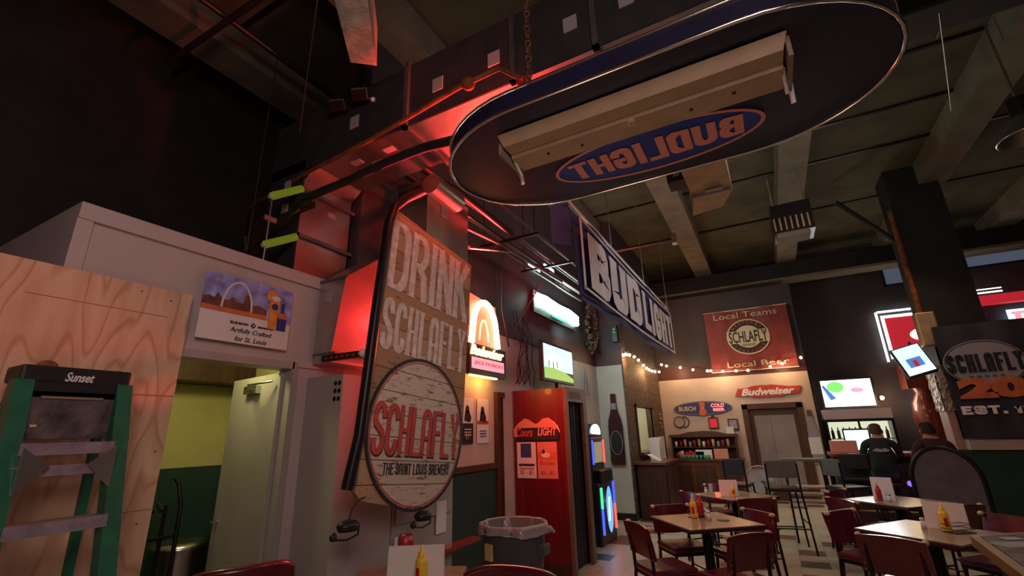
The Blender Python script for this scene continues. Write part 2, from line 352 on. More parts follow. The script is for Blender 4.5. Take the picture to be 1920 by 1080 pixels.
# ------------------------------------------------------------------ bold condensed sign lettering (own stroke alphabet)
def _arc(cx, cz, rx, rz, a0, a1, n=7): return [(cx+rx*math.cos(math.radians(a0+(a1-a0)*i/n)), cz+rz*math.sin(math.radians(a0+(a1-a0)*i/n))) for i in range(n+1)]
GL = {
 'S': (1, [_arc(.5, .76, .5, .24, 0, 180)+[(0, .68), (.15, .58), (.85, .42), (1, .32)]+_arc(.5, .24, .5, .24, 0, -180)], []),
 'C': (1, [_arc(.5, .76, .5, .24, 0, 180)+_arc(.5, .24, .5, .24, 180, 360)], []),
 'G': (1, [_arc(.5, .76, .5, .24, 0, 180)+_arc(.5, .24, .5, .24, 180, 360)+[(1, .45), (.55, .45)]], []),
 'O': (1, [_arc(.5, .76, .5, .24, 0, 180)+_arc(.5, .24, .5, .24, 180, 360)+[(1, .76)]], []),
 'H': (1, [[(0, 0), (0, 1)], [(1, 0), (1, 1)], [(0, .5), (1, .5)]], [(0, 0), (0, 1), (1, 0), (1, 1)]),
 'L': (.85, [[(0, 1), (0, 0)], [(0, 0), (1, 0)]], [(0, 1)]),
 'A': (1, [[(0, 0)]+_arc(.5, .74, .5, .26, 180, 0)+[(1, 0)], [(0, .38), (1, .38)]], [(0, 0), (1, 0)]),
 'F': (.85, [[(0, 0), (0, 1)], [(0, 1), (1, 1)], [(0, .53), (.8, .53)]], [(0, 0)]),
 'E': (.85, [[(0, 0), (0, 1)], [(0, 1), (1, 1)], [(0, .53), (.8, .53)], [(0, 0), (1, 0)]], []),
 'Y': (1, [[(0, 1), (.5, .45), (1, 1)], [(.5, .45), (.5, 0)]], [(0, 1), (1, 1), (.5, 0)]),
 'D': (1, [[(0, 0), (0, 1)], [(0, 1), (.45, 1)]+_arc(.45, .74, .55, .26, 90, 0)[1:]+_arc(.45, .26, .55, .26, 0, -90)+[(0, 0)]], []),
 'B': (1, [[(0, 0), (0, 1)], [(0, 1), (.5, 1)]+_arc(.5, .77, .42, .23, 90, -90)[1:]+[(0, .54)], [(0, .54), (.5, .54)]+_arc(.5, .27, .5, .27, 90, -90)[1:]+[(0, 0)]], []),
 'R': (1, [[(0, 0), (0, 1)], [(0, 1), (.5, 1)]+_arc(.5, .76, .45, .24, 90, -90)[1:]+[(0, .52)], [(.45, .52), (.85, .35), (1, 0)]], [(0, 0)]),
 'I': (.12, [[(.5, 0), (.5, 1)]], [(.5, 0), (.5, 1)]),
 'N': (1, [[(0, 0), (0, 1)], [(0, 1), (1, 0)], [(1, 0), (1, 1)]], [(0, 0), (1, 1)]),
 'K': (1, [[(0, 0), (0, 1)], [(0, .45), (1, 1)], [(.35, .62), (1, 0)]], [(0, 0), (0, 1), (1, 0)]),
 'T': (.95, [[(0, 1), (1, 1)], [(.5, 1), (.5, 0)]], [(.5, 0)]),
 'U': (1, [[(0, 1)]+_arc(.5, .26, .5, .26, 180, 360)+[(1, 1)]], [(0, 1), (1, 1)]),
 'W': (1.3, [[(0, 1), (.25, 0), (.5, .8), (.75, 0), (1, 1)]], []),
 'M': (1.2, [[(0, 0), (0, 1), (.5, .35), (1, 1), (1, 0)]], []),
 '1': (.3, [[(0, .8), (.7, 1), (.7, 0)]], [(.7, 0)]),
 '9': (1, [_arc(.5, .74, .5, .26, 0, 360, 14), [(1, .74), (1, .3)]+_arc(.5, .24, .5, .24, 0, -160)], []),
 '2': (1, [_arc(.5, .74, .5, .26, 170, 0)+[(.95, .55), (0, 0), (1, 0)]], []),
 '0': (1, [_arc(.5, .74, .5, .26, 0, 180)+_arc(.5, .26, .5, .26, 180, 360)+[(1, .74)]], []),
 '.': (.05, [[(.5, 0), (.5, .1)]], []), "'": (.05, [[(.5, .8), (.5, 1)]], [])}
def blocks(parent, body, material, x, z, y, w_, h_, tx, tz, serif=0, gap=.35, ext=.004, shear=0, mirror=False, warp=None, name='lettering', fitx=None):
    """letters built from thick strokes; tx / tz are the widths of upright and level strokes"""
    mb = MB(material); tot = sum((.45 if c == ' ' else GL[c][0]) for c in body); gp = tx*gap+max(0, serif)*1.2
    unit = (w_-gp*(len(body)-1)-tx*sum(1 for c in body if c != ' '))/tot; px = -w_/2
    for c in body:
        if c == ' ': px += .45*unit+gp; continue
        gw, strokes, sf = GL[c]; cw = gw*unit
        P = lambda u, v: (px+tx/2+u*cw, -h_/2+tz/2+v*(h_-tz))
        for si, st_ in enumerate(strokes):
            e2 = ext+.0006*(si+1)
            pts = [P(*q) for q in st_]; k_ = len(pts); Lf = []; Rt = []
            for i in range(k_):
                a = pts[max(i-1, 0)]; b = pts[min(i+1, k_-1)]; dx, dz = b[0]-a[0], b[1]-a[1]; l = math.hypot(dx, dz) or 1; nx, nz = -dz/l, dx/l
                t_ = (abs(nx)*tx+abs(nz)*tz)/2*1.02; q = pts[i]
                ex, ez = (0, 0)
                if i == 0: ex, ez = -dx/l*(tx/2 if abs(dx) > abs(dz) else tz/2), -dz/l*(tx/2 if abs(dx) > abs(dz) else tz/2)
                if i == k_-1: ex, ez = dx/l*(tx/2 if abs(dx) > abs(dz) else tz/2), dz/l*(tx/2 if abs(dx) > abs(dz) else tz/2)
                Lf.append((q[0]+nx*t_+ex, q[1]+nz*t_+ez)); Rt.append((q[0]-nx*t_+ex, q[1]-nz*t_+ez))
            def W(p, yy):
                a, b = p
                if warp: a, b = warp(a, b)
                a += b*shear
                return (x+(-a if mirror else a), yy, z+b)
            vs = []
            for l_, r_ in zip(Lf, Rt): vs += [W(l_, y-e2), W(r_, y-e2), W(l_, y), W(r_, y)]
            fs = [(0, 1, 3, 2), ((k_-1)*4, (k_-1)*4+2, (k_-1)*4+3, (k_-1)*4+1)]
            for i in range(k_-1): a = i*4; b = a+4; fs += [(a, b, b+1, a+1), (a, a+2, b+2, b), (a+1, b+1, b+3, a+3)]
            mb.add(vs, fs)
        if serif:
            for u, v in sf:
                cx, cz = P(u, v); s0 = tz*.45; cz += -tz/2+s0/2 if v < .5 else tz/2-s0/2
                q = [(cx-tx/2-serif, cz-s0/2), (cx+tx/2+serif, cz-s0/2), (cx+tx/2+serif, cz+s0/2), (cx-tx/2-serif, cz+s0/2)]
                vs = [W(a, y-ext) for a in q]+[W(a, y) for a in q]; mb.add(vs, [(0, 1, 2, 3), (0, 4, 5, 1), (1, 5, 6, 2), (2, 6, 7, 3), (3, 7, 4, 0)])
        px += cw+tx+gp
    return part(parent, name, mb)
def ring(x, z, rx, rz, y0, y1, t, mb, n=48, a0=0, a1=2*PI):
    """flat elliptical band standing in XZ, t wide"""
    vs = []; 
    for i in range(n+1):
        a = a0+(a1-a0)*i/n; c, s_ = math.cos(a), math.sin(a)
        for q in (0, t):
            for yy in (y0, y1): vs.append((x+(rx-q)*c, yy, z+(rz-q)*s_))
    fs = []
    for i in range(n):
        a = i*4; b = a+4; fs += [(a, b, b+2, a+2), (a+1, a+3, b+3, b+1), (a, a+1, b+1, b), (a+2, b+2, b+3, a+3)]
    return mb.add(vs, fs)
def ell(x, z, rx, rz, n=40, a0=0, a1=2*PI): return [(x+rx*math.cos(a0+(a1-a0)*i/n), z+rz*math.sin(a0+(a1-a0)*i/n)) for i in range(n)]
XL, YC, XP, YB = -3.03, 9.2, -2.472, 12.57     # the four visible wall planes
LW = PI/2                                       # things on the left wall turn this much to face the room

# ================================================================== THE SETTING
struct('floor', MB('vinyl_tiles').box(-6, 8, -3, 15, -.1, 0))
struct('ceiling', MB('ceiling_deck').box(-6, 8, -3, 15, 6.0, 6.1))
for i, x in enumerate((-4.9, -3.1, -1.25, .75, 2.95, 4.9)):
    struct('trim_%d' % (i+1), MB('joist_paint').box(x, x+.42, -3, 13.95, 5.62, 6.0))
for i, y in enumerate((2.1, 4.4, 6.4, 7.6, 8.75, 10.9)):          # deck board joints of the ceiling
    struct('trim_%d' % (i+10), MB('black_metal').box(-6, 8, y, y+.05, 5.975, 6.0))
g = MB('girder').box(-3, 5.5, 13.2, 13.5, 5.2, 5.62).m('joist_paint').box(-3, 5.5, 13.1, 13.6, 5.14, 5.2); struct('trim_7', g)
g = MB('girder').box(-6, 8, 4.9, 5.1, 5.3, 5.62).m('girder').box(-6, 8, 4.8, 5.2, 5.27, 5.3); struct('trim_8', g)
# left wall: low back-room box (door opening y 1.42-2.2), tall wall beyond
Z1 = 2.85
wl = MB('soffit_paint')
wl.box(XL-.12, XL, .83, 2.66, 2.13, 2.82).box(XL-.12, XL, .2, 1.42, 0, 2.13).box(XL-.12, XL, 2.2, 2.66, 0, 2.13)
wl.box(-4.9, XL-.12, .83, .93, 2.0, 2.82).box(-4.9, XL-.12, .93, 2.66, 2.76, 2.82).box(XL-.12, XL, -3, .2, 0, 2.0)
wl.m('cream_paint').box(XL-.12, XL, 2.72, 9.32, 0, Z1).box(XL-.12, XL, 2.66, 2.72, 0, 2.82).m('dark_paint').box(XL-.12, XL, 2.72, 9.32, Z1, 6.0)
wl.box(-6, -5.9, -3, 15, 0, 6)
struct('wall_left', wl)
struct('trim_9', MB('soffit_paint').box(XL, XL+.03, .83, 2.5, 2.73, 2.82).box(XL, XL+.02, .83, .9, 2.0, 2.73).box(XL, XL+.02, 1.3, 2.66, 2.10, 2.145))
br = MB('lime_paint').box(-4.7, -4.6, .6, 2.85, 1.38, 2.74).box(-4.6, XL-.12, 2.72, 2.8, 1.38, 2.74).m('green_paint').box(-4.7, -4.595, .6, 2.85, 0, 1.38).box(-4.6, XL-.12, 2.715, 2.8, 0, 1.38)
br.m('dark_wood').box(-4.6, -4.25, .95, 2.7, 2.09, 2.74)
struct('wall_back_room', br)
dj = MB('grey_paint').box(XL-.13, XL+.025, 2.185, 2.235, 0, 2.13).box(XL-.13, XL+.025, 1.38, 2.2, 2.08, 2.13)
d1 = thing('door_1', 'grey steel door', 'door', (XL-.04, 2.18, 0)); del d1['label']; del d1['category']; d1['kind'] = 'structure'
part(d1, 'door_frame', MB('grey_paint').box(-.09, .065, .005, .055, 0, 2.13).box(-.09, .065, -.8, .02, 2.08, 2.13))
lf = MB('grey_paint').at((0, 0, 0), (0, 0, math.atan2(.12, -.8))).box(.02, .78, -.022, .022, .01, 2.06); LF_ = part(d1, 'door_leaf', lf)
hd = MB('steel').at((0, 0, 0), (0, 0, math.atan2(.12, -.8))).tube([(.7, .02, 1.02), (.7, .07, 1.02), (.62, .075, 1.02)], .011); part(LF_, 'door_handle', hd)
cl = MB('steel').at((0, 0, 0), (0, 0, math.atan2(.12, -.8))).box(.3, .5, .022, .06, 1.93, 1.99).tube([(.4, .06, 1.96), (.25, .14, 1.98), (.08, .05, 2.0)], .008); part(LF_, 'door_closer', cl)
# green dado and its cap on the left wall
struct('trim_20', MB('green_paint').box(XL, XL+.012, 3.6, 5.07, 0, 1.2).m('brown_trim').box(XL, XL+.045, 3.6, 5.07, 1.2, 1.26))
d2 = thing('door_2', '', 'x', (XL, 5.07, 0)); del d2['label']; del d2['category']; d2['kind'] = 'structure'
part(d2, 'door_frame', MB('brown_trim').box(0, .05, 0, .07, 0, 2.09).box(0, .05, .07, .2, 2.02, 2.09)); part(d2, 'door_leaf', MB('dark_wood').box(0, .02, .07, .2, 0, 2.02))
struct('baseboard_left', MB('black_plastic').box(XL, XL+.015, 6.3, YC, 0, .12).box(XL, XP, YC-.015, YC, 0, .12))
struct('wall_recess', MB('cream_paint').box(XL-.12, XP-.03, YC, YC+.12, 0, Z1).m('dark_paint').box(XL-.12, XP-.03, YC, YC+.12, Z1, 6))
struct('trim_21', MB('maroon_paint').box(XL, XL+.012, 3.7, YC, Z1, Z1+.3).box(XL, XP, YC-.012, YC, Z1, Z1+.3))
# slatted wall with the kitchen hatch (y 9.85-11.3, z 1.18-2.05)
wp = MB('slat_wall').box(XP-.03, XP, YC, 9.85, 0, 3.1).box(XP-.03, XP, 11.35, YB, 0, 3.1).box(XP-.03, XP, 9.85, 11.35, 0, 1.15).box(XP-.03, XP, 9.85, 11.35, 2.05, 3.1)
wp.m('dark_paint').box(XP-.03, XP, YC, YB, 3.1, 6); struct('wall_panelled', wp)
k = thing('window_1', '', 'x', (XP, 9.85, 1.15)); del k['label']; del k['category']; k['kind'] = 'structure'
part(k, 'window_frame', MB('dark_wood').box(-.14, .03, -.06, 0, -.04, .94).box(-.14, .03, 1.5, 1.56, -.04, .94).box(-.14, .03, -.06, 1.56, .9, .96))
part(k, 'window_sill', MB('counter_wood').box(-.2, .12, -.08, 1.58, -.05, 0))
kr = MB('cream_paint').box(-4.6, -4.5, YC+.1, 12.6, 0, 2.8).box(-4.5, XP-.12, 12.0, 12.1, 0, 2.8).box(-4.5, XP-.12, 9.4, 9.45, 0, 2.8).box(-4.6, XP-.12, 9.3, 12.1, 2.6, 2.7); struct('wall_kitchen', kr)
# back wall with door opening
wb = MB('cream_paint').box(XP, -.56, YB, YB+.15, 0, 2.78).box(.57, .86, YB, YB+.15, 0, 2.78).box(-.56, .57, YB, YB+.15, 2.02, 2.78)
wb.m('maroon_paint').box(XP, .86, YB, YB+.15, 2.78, 3.1).m('dark_paint').box(XP, .86, YB, YB+.15, 3.1, 4.9).m('cream_paint').box(.80, .86, YB+.15, 14, 0, 2.78).m('dark_paint').box(.80, .86, YB+.15, 14, 2.78, 4.9)
struct('wall_back', wb)
d3 = thing('door_3', '', 'x', (0, YB, 0)); del d3['label']; del d3['category']; d3['kind'] = 'structure'
part(d3, 'door_frame', MB('brown_trim').box(-.62, -.5, -.05, .16, 0, 2.08).box(.5, .62, -.05, .16, 0, 2.08).box(-.62, .62, -.05, .16, 1.98, 2.1))
lf = part(d3, 'door_leaf', MB('brown_trim').box(-.5, -.4, .05, .1, 0, 1.98).box(.42, .5, .05, .1, 0, 1.98).box(-.4, .42, .05, .1, 1.84, 1.98).box(-.4, .42, .05, .1, 0, .25))
part(lf, 'door_glass', MB('door_glass').box(-.4, .42, .07, .08, .25, 1.84).m('steel_panel').box(-.08, -.07, .055, .07, .25, 1.84).box(-.3, -.13, .06, .07, .75, 1.2))
struct('baseboard_back', MB('dark_wood').box(XP, -.62, YB-.015, YB, 0, .12))
# bar end wall, clerestory windows, half wall on the right
wf = MB('dark_paint').box(.86, 8, 14, 14.15, 0, 6.0); struct('wall_bar', wf)
for i, (a, b, z0, z1) in enumerate(((3.0, 3.75, 4.85, 5.5), (4.55, 5.6, 5.0, 5.75), (5.9, 7.0, 4.6, 5.2))):
    wn = thing('window_%d' % (i+2), '', 'x', (a, 13.98, z0)); del wn['label']; del wn['category']; wn['kind'] = 'structure'
    part(wn, 'window_pane', MB('window_dusk').box(0, b-a, 0, .02, 0, z1-z0)); part(wn, 'window_frame', MB('girder').box(-.05, 0, -.03, .02, -.05, z1-z0+.05).box(b-a, b-a+.05, -.03, .02, -.05, z1-z0+.05).box(-.05, b-a+.05, -.03, .02, z1-z0, z1-z0+.05).box(-.05, b-a+.05, -.03, .02, -.05, 0))
struct('wall_right', MB('green_paint').box(2.3, 8, 9.62, 9.8, 0, 1.18).m('cream_paint').box(2.5, 8, 9.58, 9.84, 1.18, 1.32))
struct('wall_right_side', MB('dark_paint').box(7.9, 8, -3, 14, 0, 6)); struct('wall_rear', MB('dark_paint').box(-6, 8, -3.1, -3, 0, 6))

# ================================================================== column and roof brace
c = thing('support_column', 'tall dark column behind the black and orange banner, foil and pale board on its left edge', 'column', (2.86, 10.1, 0))
part(c, 'shaft', MB('girder').box(-.36, .36, -.25, .4, 1.34, 6.0)); part(c, 'timber_facing', MB('pine_column').box(-.46, -.36, -.29, .1, .0, 2.3), 'pale pinkish board')
def crumple(u, v): return (-.385+random.random()*.03, -.36+u*.36 if 0 else -.33+.0, 1.7)
fo = MB('foil')
fo.grid(lambda u, v: (-.475+.02*random.random()+u*.12, -.31-.03*random.random(), 1.75+v*.7), 8, 18, False).grid(lambda u, v: (-.475-.02*random.random(), .12-u*.43, 1.75+v*.7), 10, 18, False); part(c, 'foil_wrap', fo, 'crumpled shiny foil')
part(c, 'brace', MB('girder').tube([(-.3, 0, 4.6), (-1.1, 0, 5.7)], .05, 4), 'diagonal brace'); 
part(c, 'capital', MB('orange_rust').tube([(-.42, -.3, 5.2), (-.42, -.3, 3.6), (-.44, -.3, 2.9)], .045, 6), 'rusty pipe'); part(c, 'junction_box', MB('tan_duct').box(-.55, -.3, -.5, -.3, 2.75, 3.3, .02), 'tan metal box')

# ================================================================== LEFT SIDE
pw = MB('plywood').box(-.61, .61, -.02, 0, 0, 2.44)
for x, z, r_ in ((.33, 1.93, .035), (.05, 1.95, .04), (.42, 1.62, .018), (.5, 2.38, .006), (.35, 2.40, .005), (.57, 1.55, .006), (.55, 1.2, .006), (.1, 1.25, .03), (-.2, 2.1, .02), (.48, 1.0, .02)): pw.m('knot').prism(ell(x, z, r_, r_*.8, 14), -.0215, -.02)
pw.m('ply_seam').box(.2, .61, -.021, -.02, 1.84, 1.846).box(.2, .61, -.021, -.02, 1.26, 1.264).box(-.1, .5, -.021, -.02, 2.28, 2.284)
one('plywood_sheet', pw, 'full-height bare plywood sheet leaning against the pale wall behind the ladder', 'plywood', (XL+.05, .81, 0), LW)
# ladder: top at z 1.9, front rails splay towards the room
ld = thing('step_ladder', 'green fibreglass stepladder with a black top standing before the plywood', 'ladder', (-2.74, .885, .02), LW)
tp = part(ld, 'top_cap', MB('ladder_black').box(-.19, .19, -.09, .09, 1.83, 1.90, .012).box(-.185, .185, -.085, -.075, 1.77, 1.84))
text(tp, 'Sunset', 'white_paper', 0, 1.858, -.092, .10, .04, shear=.3, bold=.02)
tr_ = part(ld, 'work_tray', MB('work_tray').box(-.155, .155, -.085, -.05, 1.60, 1.80, .006).m('joist_paint').box(-.11, .1, -.092, -.085, 1.765, 1.775).m('gold_ink').box(-.12, -.1, -.09, -.085, 1.65, 1.66))
for s in (-1, 1):
    f0 = Vector((s*.172, -.075, 1.83)); f1 = Vector((s*.195, -.50, -.02)); 
    part(ld, 'front_rail', MB('ladder_green').hexa([(f1.x-.035, f1.y-.02, -.02), (f1.x+.035, f1.y-.02, -.02), (f1.x+.035, f1.y+.05, -.02), (f1.x-.035, f1.y+.05, -.02), (f0.x-.03, f0.y-.015, 1.84), (f0.x+.03, f0.y-.015, 1.84), (f0.x+.03, f0.y+.05, 1.84), (f0.x-.03, f0.y+.05, 1.84)]))
    part(ld, 'rear_rail', MB('ladder_green').hexa([(s*.25-.015, .20, 0), (s*.25+.015, .20, 0), (s*.25+.015, .23, 0), (s*.25-.015, .23, 0), (s*.16-.015, .04, 1.84), (s*.16+.015, .04, 1.84), (s*.16+.015, .08, 1.84), (s*.16-.015, .08, 1.84)]))
for q in range(5):
    z = 1.575-q*.29; t = (1.83-z)/1.83; hw = .15+.02*t; yy = -.075-.425*t
    st = part(ld, 'step', MB('ladder_step').box(-hw, hw, yy-.03, yy+.06, z, z+.012).box(-hw, hw, yy-.032, yy-.026, z-.035, z+.012))
part(ld, 'brace_bar', MB('ladder_step').box(-.165, .165, -.17, -.155, 1.46, 1.50)); 
for s in (-1, 1): part(ld, 'gusset', MB('steel').prism([(s*.15, 1.57), (s*.06, 1.50), (s*.15, 1.40)], -.20, -.19))
part(ld, 'spreader', MB('steel').tube([(-.19, -.10, 1.5), (-.14, -.02, 1.47), (.14, -.02, 1.47), (.19, -.10, 1.5)], .008))
# poster on the soffit
p = thing('beer_poster', 'poster of a steel arch skyline with an orange beer and bottle above the back-room doorway', 'poster', (XL+.045, 1.79, 2.415), LW)
part(p, 'backing', MB('white_paper').box(-.31, .31, -.006, 0, -.215, .215))
aw = MB('sky_paint').box(-.31, .31, -.008, -.006, -.03, .215)
aw.m('skyline_paint').prism([(-.31, -.03), (-.31, .05), (-.27, .06), (-.24, .05), (-.22, .09), (-.19, .05), (-.15, .05), (-.12, .08), (-.1, .05), (-.05, .05), (-.04, .11), (0, .11), (.01, .05), (.05, .06), (.09, .05), (.12, .04), (.12, -.03)], -.010, -.008)
aw.m('orange_ink').box(-.31, .12, -.011, -.010, -.03, .0)
aw.m('white_paper'); ring(-.09, .0, .105, .19, -.013, -.010, .012, aw, 30, 0, PI)
aw.m('beer_orange').prism([(.14, -.085), (.135, .12), (.21, .12), (.195, -.085)], -.016, -.01).prism(ell(.145, .15, .04, .04), -.015, -.011).m('white_paper').prism(ell(.175, .135, .035, .018), -.018, -.01)
aw.m('ink_blue').prism(ell(.172, .075, .024, .024), -.019, -.015).prism([(.205, -.085), (.205, .0), (.225, .05), (.225, .11), (.25, .11), (.25, .05), (.275, .0), (.275, -.085)], -.014, -.01).m('orange_ink').box(.21, .27, -.016, -.014, .0, .04)
part(p, 'artwork', aw)
text(p, 'BLUE MOON', 'black_ink', -.055, -.085, -.008, .12, .017, bold=.02); text(p, 'BREWING CO.', 'black_ink', .13, -.088, -.008, .11, .013, bold=.02)
part(p, 'emblem', MB('black_ink').prism([(.04, -.105), (.06, -.085), (.04, -.065), (.02, -.085)], -.009, -.006).m('white_paper').prism([(.04, -.092), (.047, -.085), (.04, -.078), (.033, -.085)], -.011, -.009))
text(p, 'Artfully Crafted', 'black_ink', .035, -.135, -.008, .29, .04, shear=.25); text(p, 'for St. Louis', 'black_ink', .04, -.185, -.008, .22, .034, shear=.25)
# back room contents
ht = thing('hand_truck', 'black tubular hand truck standing in the lime-walled back room', 'hand truck', (-3.95, 1.98, 0), LW)
for s in (-1, 1):
    part(ht, 'frame_rail', MB('black_metal').tube([(s*.1, -.02, .06), (s*.1, .0, 1.15), (s*.085, .05, 1.3), (s*.06, .07, 1.34)], .014))
    part(ht, 'wheel', MB('black_plastic').at((s*.15, .06, .13), (0, PI/2, 0)).lathe([(.03, -.03), (.12, -.03), (.13, 0), (.12, .03), (.03, .03)], 18))
    part(ht, 'handle_grip', MB('black_plastic').tube([(s*.03-.08, .0, 1.17), (s*.03-.11, -.08, 1.17), (s*.03-.11, -.12, 1.14)], .017))
for z in (.3, .62, .95): part(ht, 'cross_bar', MB('black_metal').tube([(-.1, 0, z), (.1, 0, z)], .012))
part(ht, 'nose_plate', MB('steel').box(-.16, .16, -.24, .0, .01, .025)); part(ht, 'center_strap', MB('black_metal').box(-.012, .012, -.006, .006, .06, 1.16))
kg = MB('steel').lathe([(.001, 0), (.19, 0), (.2, .03), (.19, .06), (.2, .3), (.19, .54), (.2, .57), (.19, .6), (.12, .61), (.001, .6)], 24)
b = thing('beer_keg', 'shiny steel keg with a yellow band behind the hand truck', 'keg', (-4.2, 2.25, .25)); part(b, 'shell', kg); part(b, 'band', MB('lime_paint').lathe([(.202, .1), (.205, .11), (.205, .19), (.202, .2)], 24), 'yellow band')
one('crate', MB('black_plastic').box(-.22, .22, -.22, .22, 0, .25, .02), 'black crate under the steel keg in the back room', 'crate', (-4.2, 2.25, 0))
one('waste_drum', MB('black_plastic').lathe([(.001, 0), (.2, 0), (.24, .82), (.26, .84), (.26, .88), (.22, .88), (.2, .1), (.001, .1)], 24), 'low dark round drum at the plywood edge in the back room', 'drum', (-3.95, 1.55, 0))
lamp('POINT', (-3.42, 1.92, 2.33), 15, (1, .96, .38), .08)
fl = thing('strip_lamp', 'yellow-green glowing strip lamp high in the back room', 'lamp', (-3.75, 1.5, 2.6)); part(fl, 'tube', MB('lime_tube').tube([(-.4, 0, 0), (.4, 0, 0)], .02)); part(fl, 'housing', MB('white_plastic').box(-.45, .45, -.04, .04, .02, .07))
# electric cabinets under the wooden sign
ca = thing('electrical_cabinet', 'grey steel electrical cabinet beside the back-room door, six knockout holes near its top', 'cabinet', (-2.84, 2.34, 0))
part(ca, 'body', MB('grey_paint').box(-.19, .19, 0, .56, 0, 2.03)); hm = MB('black_metal')
for i in range(2):
    for j in range(3): hm.prism(ell(.12+i*.04, 1.97-j*.055, .014, .017, 14), -.004, 0)
part(ca, 'knockouts', hm, 'black round holes')
cb = thing('breaker_panel', 'grey breaker panel behind the lower part of the wooden sign, paper schedules taped on it', 'cabinet', (-2.84, 2.915, 0))
part(cb, 'body', MB('grey_paint').box(-.19, .19, 0, .775, 0, 1.95)); part(cb, 'panel_door', MB('grey_paint').box(.19, .205, .03, .745, .95, 1.9))
for yy, zz in ((.02, .62), (.52, .8)): part(cb, 'paper_schedule', MB('white_paper').box(.206, .209, yy, yy+.14, zz, zz+.25), 'white paper sheet')
one('wall_ledge', MB('red_glass').box(0, .1, 0, 1.5, 0, .03), 'red-lit narrow ledge running along the foot of the grey breaker panel', 'ledge', (-2.65, 2.5, .66))
# flared sheet-metal boot above the cabinet
fx = MB('galvanised'); 
fp = [(0, .15), (0, .73), (.32, .98), (.75, 1.2), (.75, .08), (0, .08)]
v = [(-.3, y, z) for y, z in fp]+[(.0+(.02 if z > .9 else -.02 if z > .5 else -.11), y, z) for y, z in fp]; n = len(fp)
fx.add(v, [list(range(n)), list(range(2*n-1, n-1, -1))]+[(i, i+n, (i+1) % n+n, (i+1) % n) for i in range(n)])
b = thing('duct_boot', 'flared grey duct boot above the cabinet, its room side lit bright red', 'duct', (-2.69, 2.34, 2.05))
part(b, 'sheet', fx); part(b, 'seam', MB('duct_seam').box(-.3, -.06, -.01, .76, .14, .155)); part(b, 'seam', MB('duct_seam').box(-.3, .0, -.01, .0, .72, .74)); part(b, 'label', MB('label_paper').box(-.22, -.16, -.006, 0, .55, .63), 'small white label')

# ================================================================== OVERHEAD DUCT
ZD = 3.75; Y0, Y1 = 2.16, 2.66
d = thing('air_duct', 'rectangular sheet-metal air duct crossing overhead and dropping by the wall, underside lit red', 'duct', (0, 0, 0))
part(d, 'bottom_sheet', MB('galvanised').box(-2.98, -1.9, Y0, Y1, ZD, ZD+.02).box(-1.9, -1.02, Y0, Y1, ZD, ZD+.02).box(-1.0, 1.8, Y0, Y1, ZD, ZD+.02))
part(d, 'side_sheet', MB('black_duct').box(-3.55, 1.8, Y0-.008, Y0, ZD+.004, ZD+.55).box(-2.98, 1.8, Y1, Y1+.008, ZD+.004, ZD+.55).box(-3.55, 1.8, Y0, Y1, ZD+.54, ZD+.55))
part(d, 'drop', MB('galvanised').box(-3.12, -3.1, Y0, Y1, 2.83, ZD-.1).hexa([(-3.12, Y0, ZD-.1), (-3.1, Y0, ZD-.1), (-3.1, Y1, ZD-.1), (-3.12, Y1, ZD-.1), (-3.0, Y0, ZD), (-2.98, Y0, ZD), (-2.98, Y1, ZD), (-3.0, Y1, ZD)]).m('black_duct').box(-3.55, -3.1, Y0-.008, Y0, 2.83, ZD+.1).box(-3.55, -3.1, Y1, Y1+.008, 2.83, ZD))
for x in (-2.0, -1.1, -.55, .3, 1.2): part(d, 'flange', MB('duct_seam').box(x-.018, x+.018, Y0-.035, Y1+.035, ZD-.03, ZD).box(x-.018, x+.018, Y0-.035, Y0-.008, ZD-.03, ZD+.58), 'raised joint flange')
for z in (3.55, 3.15): part(d, 'flange', MB('duct_seam').box(-3.1, -3.07, Y0-.03, Y1+.03, z-.015, z+.015).box(-3.5, -3.07, Y0-.035, Y0-.008, z-.015, z+.015))
lb = [(-2.55, 1), (-1.72, 1), (-1.25, 1), (-.7, 1), (-.35, 1)]
for x, _ in lb: part(d, 'label', MB('label_paper').box(x-.045, x+.045, Y0-.014, Y0-.008, ZD+.2, ZD+.31), 'white sticker')
for x, y in ((-2.5, 2.4), (-2.65, 2.3), (-2.75, 2.45), (-2.3, 2.3)): part(d, 'label', MB('label_paper').box(x-.05, x+.05, y-.03, y+.03, ZD-.006, ZD), 'white sticker')
part(d, 'label', MB('label_paper').box(-3.1, -3.094, 2.42, 2.5, 3.42, 3.47), 'white sticker')
for x, zz in ((-3.3, 3.4), (-3.3, 3.62)): part(d, 'label', MB('label_paper').box(x-.04, x+.04, Y0-.014, Y0-.008, zz, zz+.08), 'white sticker')
# second box duct and round pipe over the sign
d = thing('branch_duct', 'short box duct above the wooden sign with a round silver pipe entering it', 'duct', (-2.5, 2.9, 3.2))
part(d, 'box', MB('galvanised').box(-.25, .1, 0, .65, .0, .62)); part(d, 'seam', MB('duct_seam').box(-.26, .115, -.015, 0, .6, .64)); part(d, 'seam', MB('duct_seam').box(-.26, .115, -.015, 0, -.02, .02)); part(d, 'label', MB('label_paper').box(.1, .106, .2, .3, .35, .45), 'white sticker')
part(d, 'round_pipe', MB('galvanised').tube([(.36, -.28, .36), (.34, .12, .36)], .085, 24))
